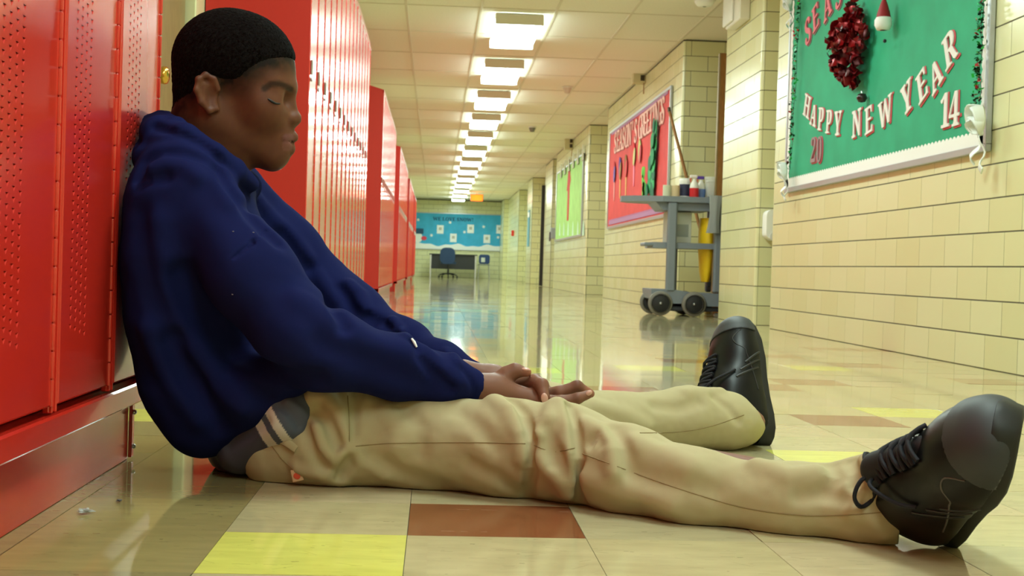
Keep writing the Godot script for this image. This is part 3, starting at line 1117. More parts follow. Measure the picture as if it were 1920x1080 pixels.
# ---------------------------------------------------------------- the far end and the wall fittings
func build_far_end() -> void:
	var blue := grained(c8(64, 178, 226), 0.7, 0.008, 0.9, 0.7, 40)
	var Z := FAR_END - 0.01
	var a := Vector3(-0.6215, 2.0299, -42.9000)
	var b := Vector3(2.1027, 0.8810, -42.9000)
	var w := 2.9
	var cx := 0.72
	var t := thing("snow_board", "bright blue snow bulletin board on the end wall, we love snow", "bulletin board", Vector3(cx, (a.y + b.y) / 2, -Z))
	var h := a.y - b.y
	part(t, "paper_backing", box_mesh(Vector3(w, h, 0.012), 0.001), blue, Vector3(0, 0, 0.006))
	for s in [-1.0, 1.0]:
		part(t, "frame_rail", box_mesh(Vector3(w, 0.03, 0.03), 0.003), M.alu, Vector3(0, s * h / 2, 0.012))
	var snow := PackedVector2Array([Vector2(w / 2, -h / 2 + 0.01), Vector2(-w / 2, -h / 2 + 0.01)])
	for i in 40:
		var f := i / 39.0
		snow.append(Vector2(-w / 2 + w * f, -h / 2 + 0.15 + 0.035 * sin(f * 17.0) + 0.02 * sin(f * 41.0)))
	var st := new_st()
	slab(st, snow, Transform3D(Basis.IDENTITY, Vector3(0, 0, 0.013)), 0.02)
	part(t, "snow_drift", st.commit(), M.paper_white)
	var o := part(t, "lettering", letters("WE LOVE SNOW!", 0.15, 0.006), mat(c8(14, 36, 78), 0.8))
	var lp := Vector3(0.5149, 1.8470, -42.9000)
	o.position = Vector3(lp.x - cx, lp.y - t.position.y, 0.016)
	for p in [Vector3(0.1108, 1.5128, -42.9000), Vector3(0.5324, 1.2556, -42.9000), Vector3(1.0733, 1.5604, -42.9000), Vector3(1.5993, 1.2552, -42.9000), Vector3(1.9970, 1.5728, -42.9000)]:
		var s := part(t, "snow_poem", box_mesh(Vector3(0.21, 0.27, 0.006), 0.001), M.paper_white, Vector3(p.x - cx, p.y - t.position.y, 0.018))
		part(s, "drawing", box_mesh(Vector3(0.09, 0.09, 0.002), 0.0005), mat(c8(190, 186, 176), 0.8), Vector3(0, 0.02, 0.0045))
	for p in [Vector3(0.4166, 1.7424, -42.9000), Vector3(0.8818, 1.4527, -42.9000), Vector3(1.4860, 1.6412, -42.9000), Vector3(1.9537, 1.3172, -42.9000), Vector3(-0.1621, 1.3182, -42.9000), Vector3(-0.5978, 1.7943, -42.9000)]:
		st = new_st()
		var star := PackedVector2Array()
		for i in 12:
			var q := TAU * i / 12.0
			star.append(Vector2(cos(q), sin(q)) * (0.055 if i % 2 == 0 else 0.03))
		slab(st, star, Transform3D(Basis.IDENTITY, Vector3(p.x - cx, p.y - t.position.y, 0.013)), 0.006)
		part(t, "paper_snowflake", st.commit(), M.paper_white)
	var sm := Vector3(-0.5984, 1.2369, -42.9000)
	st = new_st()
	var disc := PackedVector2Array()
	for i in 20:
		disc.append(Vector2(cos(TAU * i / 20.0) * 0.15, sin(TAU * i / 20.0) * 0.17))
	slab(st, disc, Transform3D(Basis.IDENTITY, Vector3(sm.x - cx, sm.y - t.position.y, 0.02)), 0.01)
	part(t, "snowman_head", st.commit(), M.paper_white)
	part(t, "snowman_hat", box_mesh(Vector3(0.24, 0.17, 0.01), 0.002), mat(c8(40, 80, 110), 0.8), Vector3(sm.x - cx + 0.06, sm.y - t.position.y + 0.2, 0.028))
	st = new_st()
	slab(st, leaf_outline(0.18, 0.13), Transform3D(Basis.IDENTITY, Vector3(sm.x - cx + 0.2, sm.y - t.position.y - 0.02, 0.02)), 0.012)
	part(t, "snowman_scarf", st.commit(), mat(c8(220, 70, 90), 0.8))
	build_desk()
	# orange exit sign hanging from the ceiling
	var ep := Vector3(1.0972, 2.2955, -38.0000)
	var ex := thing("exit_sign", "small glowing orange exit sign hanging at the far end of the ceiling", "sign", ep)
	part(ex, "sign_box", box_mesh(Vector3(0.36, 0.20, 0.05), 0.006), mat(c8(180, 120, 80), 0.5))
	var g := mat(c8(255, 160, 60), 0.5)
	g.emission_enabled = true
	g.emission = Color(1.0, 0.42, 0.1)
	g.emission_energy_multiplier = 1.3
	part(ex, "lit_face", box_mesh(Vector3(0.33, 0.17, 0.006), 0.002), g, Vector3(0, 0, 0.028))
	part(ex, "bracket", box_mesh(Vector3(0.03, CEIL - ep.y - 0.1, 0.03), 0.003), M.white_metal, Vector3(0, 0.1 + (CEIL - ep.y - 0.1) / 2, 0))
	var ol := OmniLight3D.new()
	ol.name = "exit_sign_light"
	ol.light_color = Color(1.0, 0.45, 0.12)
	ol.light_energy = 0.05
	ol.omni_range = 60.0
	ol.omni_attenuation = 2.0
	ol.light_size = 0.1
	ol.shadow_enabled = true
	add_child(ol)
	ol.position = ep + Vector3(0, 0, 0.16)


func build_desk() -> void:
	var z := 42.2
	var a := Vector3(-0.1913, 0.7175, -42.0000)
	var b := Vector3(1.2628, 0.2646, -42.0000)
	var dw := b.x - a.x
	var t := thing("office_desk", "black fronted steel desk standing against the end wall", "desk", Vector3((a.x + b.x) / 2, 0, -z))
	var black := mat(c8(34, 34, 38), 0.5)
	part(t, "desk_top", box_mesh(Vector3(dw + 0.04, 0.03, 0.62), 0.004), black, Vector3(0, a.y, 0))
	part(t, "modesty_panel", box_mesh(Vector3(dw - 0.06, a.y - b.y, 0.02), 0.003), black, Vector3(0, (a.y + b.y) / 2, 0.26))
	for sx in [-1.0, 1.0]:
		for sz in [-1.0, 1.0]:
			part(t, "leg", box_mesh(Vector3(0.05, a.y - 0.015, 0.05), 0.006), M.steel, Vector3(sx * (dw / 2 - 0.03), (a.y - 0.015) / 2, sz * 0.27))
	# swivel chair in front of the desk
	var cp := Vector3(0.3812, 0.0629, -41.0000)
	var c := thing("swivel_chair", "dark blue swivel chair with a five star base in front of the desk", "chair", Vector3(cp.x, 0, -41.2))
	var navy := mat(c8(28, 52, 88), 0.8)
	var st := new_st()
	slab(st, rounded_rect(0.46, 0.50, 0.16), Transform3D(Basis(Vector3(1, 0, 0), -0.12), Vector3(-0.03, 0.66, 0.16)), 0.05)
	part(c, "backrest", st.commit(), navy)
	st = new_st()
	slab(st, rounded_rect(0.48, 0.46, 0.12), Transform3D(Basis(Vector3(1, 0, 0), -PI / 2), Vector3(0, 0.42, 0)), 0.07)
	part(c, "seat", st.commit(), navy)
	st = new_st()
	lathe(st, [[0.03, 0.09], [0.03, 0.25], [0.02, 0.25], [0.02, 0.43]], Vector3.ZERO, 12)
	part(c, "gas_column", st.commit(), M.black)
	for k in 5:
		var q := TAU * k / 5.0 + 0.3
		var d := Vector3(cos(q), 0, sin(q))
		st = new_st()
		tube(st, [d * 0.02 + Vector3(0, 0.13, 0), d * 0.16 + Vector3(0, 0.12, 0), d * 0.29 + Vector3(0, 0.075, 0)], [0.025, 0.022, 0.016], 8)
		part(c, "base_arm", st.commit(), M.black)
		st = new_st()
		lathe(st, [[0.0, -0.02], [0.028, -0.018], [0.03, 0.0], [0.028, 0.018], [0.0, 0.02]], d * 0.29 + Vector3(0, 0.03, 0), 12, Basis(Vector3(0, 1, 0), -q) * Basis(Vector3(1, 0, 0), PI / 2))
		part(c, "caster", st.commit(), M.black)
	# student chair beside the desk
	var sp := Vector3(1.5076, 0.0880, -42.2000)
	var s := thing("student_chair", "blue plastic student chair with steel legs right of the desk", "chair", Vector3(sp.x, 0, -42.3))
	var plastic := mat(c8(30, 58, 110), 0.45)
	st = new_st()
	slab(st, rounded_rect(0.34, 0.30, 0.07), Transform3D(Basis(Vector3(1, 0, 0), 0.12), Vector3(0, 0.60, 0.20)), 0.014)
	part(s, "backrest", st.commit(), plastic)
	part(s, "backrest_sticker", box_mesh(Vector3(0.12, 0.14, 0.004), 0.001), mat(c8(196, 200, 190), 0.7), Vector3(-0.04, 0.58, 0.222))
	st = new_st()
	slab(st, rounded_rect(0.38, 0.36, 0.08), Transform3D(Basis(Vector3(1, 0, 0), -PI / 2), Vector3(0, 0.42, 0)), 0.014)
	part(s, "seat", st.commit(), plastic)
	for sx in [-1.0, 1.0]:
		for sz in [-1.0, 1.0]:
			st = new_st()
			tube(st, [Vector3(sx * 0.15, 0.42, sz * 0.12), Vector3(sx * 0.18, 0.0, sz * 0.18)], [0.013, 0.013], 8)
			part(s, "leg", st.commit(), M.steel)
		st = new_st()
		tube(st, [Vector3(sx * 0.14, 0.42, 0.12), Vector3(sx * 0.14, 0.62, 0.205)], [0.011, 0.011], 8)
		part(s, "back_post", st.commit(), M.steel)


func wall_box(called: String, label: String, cat: String, at: Vector3, s: Vector3, m: Material) -> Node3D:
	var t := thing(called, label, cat, at)
	part(t, "case", box_mesh(s, 0.008), m)
	return t


func build_wall_fittings() -> void:
	# open wooden door leaf at the alcove
	var d := struct_node("door_2")
	part(d, "door_leaf", box_mesh(Vector3(0.86, 2.11, 0.045), 0.004), M.wood_trim, Vector3(2.245 + 0.43, 1.075, -10.83))
	part(d, "lock_edge", box_mesh(Vector3(0.012, 2.11, 0.047), 0.002), M.door_wood, Vector3(2.241, 1.075, -10.83))
	part(d, "door_stop", box_mesh(Vector3(0.09, 0.03, 0.06), 0.006), M.steel, Vector3(2.30, 0.015, -10.80))
	# white dispenser in the narrow recess
	var p := Vector3(2.2413, 0.6978, -9.1000)
	var t := thing("soap_dispenser", "white rounded dispenser on the wall tile in the narrow recess", "dispenser", Vector3(2.345, p.y, -9.23))
	var st := new_st()
	slab(st, rounded_rect(0.20, 0.20, 0.04), Transform3D(Basis.IDENTITY, Vector3(0, 0, 0)), 0.12)
	part(t, "case", st.commit(), M.white)
	st = new_st()
	slab(st, rounded_rect(0.15, 0.05, 0.02), Transform3D(Basis.IDENTITY, Vector3(0, -0.085, 0.02)), 0.11)
	part(t, "nozzle_guard", st.commit(), mat(c8(214, 214, 212), 0.4))
	st = new_st()
	lathe(st, [[0.004, 0.0], [0.004, 0.03], [0.009, 0.034], [0.009, 0.04], [0.0, 0.042]], Vector3(0, 0.1, 0.03), 8)
	part(t, "lock_pin", st.commit(), M.brass)
	# white box high on the pilaster
	p = Vector3(2.1900, 2.2738, -9.8596)
	t = wall_box("intercom_box", "white intercom box high on the tiled pilaster right of the ceiling", "wall box", Vector3(2.165, p.y + 0.06, p.z), Vector3(0.08, 0.30, 0.46), M.white_metal)
	part(t, "front_cover", box_mesh(Vector3(0.02, 0.26, 0.30), 0.006), M.white, Vector3(-0.05, 0, -0.1))
	p = Vector3(2.2750, 2.4997, -10.6000)
	t = thing("smoke_detector", "round white detector on the ceiling just above the pilaster", "detector", Vector3(2.0, CEIL - 0.005, -10.3))
	st = new_st()
	lathe(st, [[0.075, 0.0], [0.075, -0.02], [0.055, -0.045], [0.03, -0.05], [0.0, -0.05]], Vector3.ZERO, 20)
	part(t, "case", st.commit(), M.white)
	st = new_st()
	lathe(st, [[0.085, 0.004], [0.085, -0.006], [0.07, -0.008]], Vector3.ZERO, 20)
	part(t, "mounting_plate", st.commit(), M.white_metal)
	# projecting speaker boxes near the ceiling
	var i := 0
	for q in [[Vector3(2.1400, 2.4763, -14.3232), "beige box with dark slots above the red board under the ceiling"], [Vector3(2.1200, 2.4094, -21.7054), "beige box with dark slots above the lime green board"]]:
		t = wall_box("corridor_bell", q[1], "wall box", q[0] + Vector3(-0.04, 0, 0), Vector3(0.14, 0.26, 0.10), mat(c8(206, 196, 156), 0.6))
		for k in 3:
			part(t, "dark_slot", box_mesh(Vector3(0.045, 0.06, 0.01), 0.002), mat(c8(60, 50, 34), 0.7), Vector3(0.035, 0.09 - k * 0.08, 0.05))
		part(t, "drop_wire", box_mesh(Vector3(0.012, 0.12, 0.012), 0.002), mat(c8(170, 140, 100), 0.7), Vector3(0.05, -0.18, 0.045))
		i += 1
	# small ceiling fittings
	for q in [[Vector3(1.4504, 2.4777, -15.5000), "small pale ceiling sensor right of the third light"], [Vector3(1.3689, 2.4078, -20.0000), "small dark ceiling sensor right of the fourth light"]]:
		t = thing("ceiling_sensor", q[1], "sensor", Vector3(q[0].x, CEIL - 0.005, q[0].z))
		st = new_st()
		lathe(st, [[0.05, 0.0], [0.05, -0.02], [0.03, -0.07], [0.0, -0.075]], Vector3.ZERO, 14)
		part(t, "sensor_body", st.commit(), mat(c8(120, 112, 100) if i > 2 else c8(214, 200, 184), 0.5))
		st = new_st()
		lathe(st, [[0.062, 0.003], [0.062, -0.008], [0.05, -0.01]], Vector3.ZERO, 14)
		part(t, "mounting_plate", st.commit(), M.white_metal)
		i += 1
	# doors far along the right wall
	var d3 := struct_node("door_3")
	part(d3, "door_leaf", box_mesh(Vector3(0.5, 2.05, 0.05), 0.003), mat(c8(44, 36, 28), 0.6), Vector3(2.36, 1.03, -27.45))
	part(d3, "door_panel", box_mesh(Vector3(0.05, 1.05, 1.2), 0.003), mat(c8(190, 196, 186), 0.4), Vector3(2.42, 0.98, -28.9))
	part(d3, "transom_panel", box_mesh(Vector3(0.05, 0.5, 1.2), 0.003), M.white, Vector3(2.42, 1.78, -28.9))
	part(d3, "door_frame", box_mesh(Vector3(0.08, 2.1, 0.10), 0.003), mat(c8(150, 140, 104), 0.5), Vector3(2.41, 1.05, -29.6))
	part(d3, "kick_panel", box_mesh(Vector3(0.05, 0.46, 1.2), 0.003), mat(c8(206, 200, 164), 0.4), Vector3(2.42, 0.235, -28.9))
	var d4 := struct_node("door_4")
	part(d4, "door_leaf", box_mesh(Vector3(0.05, 2.05, 1.0), 0.003), mat(c8(196, 204, 200), 0.4), Vector3(2.375, 1.03, -34.2))
	part(d4, "door_frame", box_mesh(Vector3(0.08, 2.1, 0.10), 0.003), mat(c8(150, 100, 70), 0.5), Vector3(2.36, 1.05, -34.8))
	part(d4, "transom_panel", box_mesh(Vector3(0.03, 0.36, 0.8), 0.003), M.white, Vector3(2.345, 1.8, -34.2))
	t = thing("hanging_poster", "narrow blue poster on the right wall between far doors", "poster", Vector3(2.16, 1.3, -31.8))
	part(t, "poster_sheet", box_mesh(Vector3(0.012, 0.85, 0.55), 0.002), mat(c8(90, 150, 170), 0.7))
	part(t, "poster_heading", box_mesh(Vector3(0.006, 0.12, 0.5), 0.001), M.paper_white, Vector3(-0.008, 0.32, 0))
	p = Vector3(2.1000, 1.3345, -38.4934)
	t = wall_box("fire_alarm", "small red fire alarm box near the end of the right wall", "alarm", Vector3(2.135, p.y, -38.0), Vector3(0.07, 0.16, 0.14), mat(c8(214, 40, 30), 0.4))
	part(t, "pull_lever", box_mesh(Vector3(0.02, 0.03, 0.1), 0.004), M.white, Vector3(-0.042, 0, 0))
	t = wall_box("wall_phone", "grey wall box hanging just left of the lime green board", "wall box", Vector3(2.105, 1.0, -24.9 + 0.5), Vector3(0.09, 0.2, 0.16), mat(c8(150, 150, 156), 0.5))
	part(t, "handset", box_mesh(Vector3(0.03, 0.17, 0.05), 0.01), mat(c8(90, 80, 80), 0.5), Vector3(-0.058, -0.06, 0))



# ---------------------------------------------------------------- janitor's cart
func build_cart() -> void:
	var z := -10.98
	var t := thing("janitor_cart", "grey plastic cleaning cart parked by the open wooden door", "cart", Vector3(1.92, 0, z))
	var grey := mat(c8(118, 126, 136), 0.5)
	var dark := mat(c8(74, 78, 88), 0.55)
	# top tray with a rounded left end and a skirt below
	var st := new_st()
	var out := PackedVector2Array()
	for q in [[0.40, 0.24], [-0.12, 0.25], [-0.34, 0.18], [-0.425, 0.05], [-0.43, -0.06], [-0.34, -0.18], [-0.12, -0.25], [0.40, -0.24]]:
		out.append(Vector2(q[0], q[1]))
	slab(st, out, Transform3D(Basis(Vector3(1, 0, 0), -PI / 2), Vector3(0, 0.915, 0)), 0.045)
	part(t, "top_tray", st.commit(), grey)
	st = new_st()
	var skirt := PackedVector2Array([Vector2(-0.17, 0), Vector2(-0.11, -0.065), Vector2(0.27, -0.065), Vector2(0.31, 0)])
	slab(st, skirt, Transform3D(Basis.IDENTITY, Vector3(0, 0.915, -0.2)), 0.40)
	part(t, "tray_skirt", st.commit(), grey)
	# uprights
	for q in [[-0.035, 0.215, grey, 0.075], [0.345, 0.215, grey, 0.07], [0.06, -0.21, dark, 0.06], [0.36, -0.21, dark, 0.05]]:
		part(t, "upright", box_mesh(Vector3(q[3], 0.72, 0.06), 0.012), q[2], Vector3(q[0], 0.555, q[1]))
	# middle shelf
	st = new_st()
	slab(st, rounded_rect(0.56, 0.42, 0.04), Transform3D(Basis(Vector3(1, 0, 0), -PI / 2), Vector3(0.09, 0.545, 0)), 0.045)
	part(t, "middle_shelf", st.commit(), grey)
	part(t, "shelf_lip", box_mesh(Vector3(0.09, 0.028, 0.24), 0.006), grey, Vector3(-0.205, 0.572, 0.08))
	# base
	st = new_st()
	slab(st, PackedVector2Array([Vector2(-0.19, 0.20), Vector2(-0.18, 0.135), Vector2(-0.07, 0.10), Vector2(0.10, 0.10), Vector2(0.16, 0.085), Vector2(0.45, 0.085), Vector2(0.45, 0.19), Vector2(0.16, 0.19), Vector2(0.02, 0.21), Vector2(-0.19, 0.215)]), Transform3D(Basis.IDENTITY, Vector3(0, 0, -0.235)), 0.47)
	part(t, "base_deck", st.commit(), grey)
	st = new_st()
	bx(st, Vector3(0.17, 0.06, 0.0), Vector3(0.5, 0.04, 0.36), 0.01)
	part(t, "underframe", st.commit(), dark)
	var tyre := mat(c8(120, 116, 108), 0.7)
	var hub := mat(c8(26, 26, 28), 0.6)
	for q in [[-0.115, 0.245], [0.155, 0.255], [-0.115, -0.2], [0.155, -0.2]]:
		var b := Basis(Vector3(1, 0, 0), PI / 2)
		st = new_st()
		lathe(st, [[0.072, -0.022], [0.09, -0.022], [0.098, -0.012], [0.1, 0.0], [0.098, 0.012], [0.09, 0.022], [0.072, 0.022], [0.072, -0.022]], Vector3.ZERO, 28, b, false)
		var wh := part(t, "wheel", st.commit(), tyre, Vector3(q[0], 0.1, q[1]))
		st = new_st()
		lathe(st, [[0.0, -0.014], [0.073, -0.014], [0.073, 0.014], [0.0, 0.014]], Vector3.ZERO, 24, b)
		part(wh, "wheel_disc", st.commit(), hub)
		st = new_st()
		lathe(st, [[0.012, 0.0], [0.012, 0.02], [0.006, 0.026], [0.0, 0.027]], Vector3.ZERO, 12, b)
		part(wh, "axle_cap", st.commit(), M.steel)
	# yellow bag hung at the right end
	var yellow := mat(c8(236, 196, 20), 0.55)
	st = new_st()
	var rings := []
	for q in [[0.80, 0.055, 0.10], [0.72, 0.062, 0.13], [0.55, 0.06, 0.14], [0.36, 0.046, 0.11], [0.28, 0.03, 0.08]]:
		var ring := []
		for j in 16:
			var a := TAU * j / 16.0
			ring.append(Vector3(0.285 + cos(a) * q[1], q[0], sin(a) * q[2] + 0.02))
		rings.append(ring)
	loft(st, rings)
	part(t, "yellow_bag", st.commit(), yellow)
	st = new_st()
	rings = []
	for q in [[0.76, 0.02], [0.6, 0.028], [0.3, 0.03], [0.22, 0.02]]:
		var ring := []
		for j in 12:
			var a := TAU * j / 12.0
			ring.append(Vector3(0.425 + cos(a) * q[1], q[0], sin(a) * 0.16))
		rings.append(ring)
	loft(st, rings)
	part(t, "side_bag", st.commit(), yellow)
	st = new_st()
	bx(st, Vector3(0.30, 0.262, 0.1), Vector3(0.03, 0.035, 0.04), 0.006)
	part(t, "foot_stop", st.commit(), M.black)
	# carton on the middle shelf
	var c := thing("shelf_carton", "pale printed carton on the middle shelf of the cart", "box", Vector3(1.965, 0.5915, z))
	part(c, "carton", box_mesh(Vector3(0.20, 0.25, 0.20), 0.004), mat(c8(196, 198, 186), 0.7), Vector3(0, 0.125, 0))
	part(c, "printed_label", box_mesh(Vector3(0.15, 0.10, 0.004), 0.001), mat(c8(150, 156, 150), 0.7), Vector3(0.0, 0.10, 0.1015))
	part(c, "flap", box_mesh(Vector3(0.19, 0.004, 0.09), 0.001), mat(c8(176, 170, 150), 0.7), Vector3(0, 0.254, 0.04))
	# supplies on the top tray
	var top := 0.9615
	var zz := z + 0.08
	for q in [[1238.0, "pale paper roll on the cart tray, left one of two", c8(206, 206, 176)], [1253.0, "tan paper roll on the cart tray, right one of two", c8(214, 190, 148)]]:
		var x: float = 1.855 if q[0] < 1245.0 else 1.925
		var o := thing("paper_roll", q[1], "roll", Vector3(x, top, zz + 0.02), "paper rolls on the cart")
		st = new_st()
		lathe(st, [[0.012, 0.0], [0.033, 0.0], [0.034, 0.002], [0.034, 0.092], [0.033, 0.094], [0.012, 0.094], [0.012, 0.0]], Vector3.ZERO, 20, Basis.IDENTITY, false)
		part(o, "roll", st.commit(), mat(q[2], 0.8))
		st = new_st()
		lathe(st, [[0.0125, 0.001], [0.0125, 0.0955], [0.0105, 0.0955], [0.0105, 0.001]], Vector3.ZERO, 14, Basis.IDENTITY, false)
		part(o, "core_tube", st.commit(), mat(c8(150, 120, 80), 0.8))
	var wt := thing("wipes_tub", "white tub with a dark navy label on the cart tray", "tub", Vector3(2.005, top, zz - 0.02))
	st = new_st()
	lathe(st, [[0.0, 0.0], [0.042, 0.0], [0.043, 0.003], [0.043, 0.12], [0.04, 0.124], [0.0, 0.124]], Vector3.ZERO, 20)
	part(wt, "tub", st.commit(), M.white)
	st = new_st()
	lathe(st, [[0.0436, 0.012], [0.0436, 0.108]], Vector3.ZERO, 20, Basis.IDENTITY, false)
	part(wt, "label_band", st.commit(), mat(c8(40, 44, 74), 0.6))
	st = new_st()
	lathe(st, [[0.045, 0.122], [0.045, 0.15], [0.038, 0.156], [0.0, 0.157]], Vector3.ZERO, 20)
	part(wt, "lid", st.commit(), M.white)
	spray_bottle("spray bottle of bright red cleaner on the cart tray", Vector3(2.07, top, zz + 0.06), c8(206, 34, 44), c8(236, 226, 222))
	spray_bottle("blue and purple spray bottle beside the clear bucket on the cart", Vector3(2.145, top, zz - 0.04), c8(120, 150, 214), c8(92, 60, 160))
	var bk := thing("clear_bucket", "translucent white bucket on the right end of the cart tray", "bucket", Vector3(2.235, top, zz + 0.0))
	st = new_st()
	lathe(st, [[0.0, 0.0], [0.055, 0.0], [0.066, 0.16], [0.07, 0.165], [0.07, 0.172], [0.062, 0.172], [0.052, 0.006], [0.0, 0.006]], Vector3.ZERO, 26, Basis.IDENTITY, false)
	var clear := mat(c8(222, 222, 210), 0.35)
	clear.transparency = BaseMaterial3D.TRANSPARENCY_ALPHA
	clear.albedo_color.a = 0.72
	part(bk, "pail", st.commit(), clear)
	for y in [0.13, 0.15]:
		st = new_st()
		lathe(st, [[0.065, y], [0.07, y + 0.003], [0.065, y + 0.006]], Vector3.ZERO, 26, Basis.IDENTITY, false)
		part(bk, "rim_band", st.commit(), clear)
	# grey rag hanging over the tray edge
	var rg := thing("grey_rag", "grey rag hanging over the front edge of the cart tray", "rag", Vector3(2.21, top, z + 0.257))
	st = new_st()
	rings = []
	for i in 12:
		var f := i / 11.0
		var ring := []
		for j in 20:
			var a := TAU * j / 20.0
			var wob := 1.0 + 0.16 * sin(a * 5.0 + f * 2.0)
			ring.append(Vector3(0.012 - 0.02 * f + cos(a) * (0.052 - 0.012 * sin(f * PI)) * wob, 0.012 - 0.30 * f, 0.022 + sin(a) * 0.018 * wob))
		rings.append(ring)
	loft(st, rings)
	part(rg, "hanging_cloth", st.commit(), mat(c8(150, 154, 154), 0.9))
	st = new_st()
	bx(st, Vector3(0.01, 0.007, -0.03), Vector3(0.09, 0.01, 0.11), 0.004)
	part(rg, "folded_end", st.commit(), mat(c8(160, 164, 164), 0.9))
	# broom leaning against the wall corner behind the cart
	var bt := Vector3(2.0300, 1.8052, -11.9500)
	var bb := Vector3(2.42, 0.05, -11.45)
	var br := thing("broom", "wooden broom handle leaning up against the tiled corner behind the cart", "broom", bb)
	st = new_st()
	tube(st, [Vector3(0, 0.1, 0), bt - bb], [0.014, 0.014], 10)
	part(br, "handle", st.commit(), M.wood_trim)
	st = new_st()
	bx(st, Vector3(0, 0.03, 0), Vector3(0.22, 0.16, 0.06), 0.01)
	part(br, "bristle_head", st.commit(), mat(c8(150, 120, 60), 0.9))
	st = new_st()
	tube(st, [(bt - bb) * 0.985, (bt - bb) * 1.0 + Vector3(0, 0.012, 0)], [0.0155, 0.012], 10)
	part(br, "handle_cap", st.commit(), mat(c8(60, 50, 34), 0.5))


func spray_bottle(label: String, at: Vector3, body: Color, head: Color) -> void:
	var t := thing("spray_bottle", label, "bottle", at, "spray bottles on the cart")
	var st := new_st()
	lathe(st, [[0.0, 0.0], [0.036, 0.0], [0.038, 0.004], [0.038, 0.075]], Vector3.ZERO, 20)
	part(t, "liquid_part", st.commit(), mat(body, 0.3))
	st = new_st()
	lathe(st, [[0.038, 0.075], [0.036, 0.095], [0.026, 0.12], [0.015, 0.135], [0.014, 0.15]], Vector3.ZERO, 20)
	part(t, "shoulder", st.commit(), mat(c8(228, 224, 216), 0.35))
	st = new_st()
	bx(st, Vector3(-0.008, 0.168, 0), Vector3(0.062, 0.026, 0.024), 0.006)
	part(t, "spray_head", st.commit(), mat(head, 0.4))
	st = new_st()
	tube(st, [Vector3(-0.028, 0.158, 0), Vector3(-0.034, 0.14, 0), Vector3(-0.028, 0.122, 0)], [0.005, 0.005, 0.004], 8)
	part(t, "trigger", st.commit(), mat(c8(214, 60, 60), 0.4))


func build_scraps() -> void:
	var clear := mat(c8(206, 208, 204), 0.15)
	clear.transparency = BaseMaterial3D.TRANSPARENCY_ALPHA
	clear.albedo_color.a = 0.55
	var i := 0
	for q in [[Vector3(-0.4540, 0.0000, -1.8149), 0.010, "crumpled clear plastic scrap on the floor against the near locker base"], [Vector3(-0.4319, 0.0000, -1.9066), 0.005, "tiny dark scrap on the floor at the near locker base"]]:
		var t := thing("floor_scrap", q[2], "litter", q[0])
		var r := RandomNumberGenerator.new()
		r.seed = 90 + i
		for k in 4:
			var st := new_st()
			var pts := []
			for j in 4:
				pts.append(Vector3(r.randf_range(-1, 1), r.randf_range(0.15, 0.7), r.randf_range(-1, 1)) * q[1])
			tube(st, pts, [q[1] * 0.3, q[1] * 0.5, q[1] * 0.4, q[1] * 0.15], 6, true, 0.15, Vector3(0.2, 1, 0.1))
			part(t, "crumpled_piece", st.commit(), clear if i == 0 else mat(c8(90, 90, 96), 0.6), Vector3(0.0, 0.001, 0.0))
		i += 1



# ---------------------------------------------------------------- soft shapes: tapered bones joined by a smooth minimum, meshed as surface nets
class Bone:
	var a: Vector3
	var ab: Vector3
	var inv: float
	var ra: float
	var rb: float
	var k: float
	var cut: bool
	var ball: bool
	var fr: Basis
	var rad: Vector3
	var rmin: float
	var sq: float
	var ax: Vector3

	func dist(p: Vector3) -> float:
		var q := p - a
		if ball:
			q = fr * q
			var s := Vector3(q.x / rad.x, q.y / rad.y, q.z / rad.z)
			var l := s.length()
			var g := Vector3(s.x / rad.x, s.y / rad.y, s.z / rad.z).length()
			return l * (l - 1.0) / g if g > 1e-6 else -rmin
		if sq != 1.0:
			q += ax * (q.dot(ax) * (sq - 1.0))
		var t := clampf(q.dot(ab) * inv, 0.0, 1.0)
		return ((q - ab * t).length() - ra - (rb - ra) * t) * (minf(1.0, 1.0 / sq))


class Fold:
	var pts: PackedVector3Array
	var amp: float
	var w: float

	func near(p: Vector3) -> float:
		var best := 1e9
		for i in pts.size() - 1:
			var a := pts[i]
			var ab := pts[i + 1] - a
			var q := p - a
			var t := clampf(q.dot(ab) / ab.length_squared(), 0.0, 1.0)
			best = minf(best, (q - ab * t).length_squared())
		return sqrt(best)


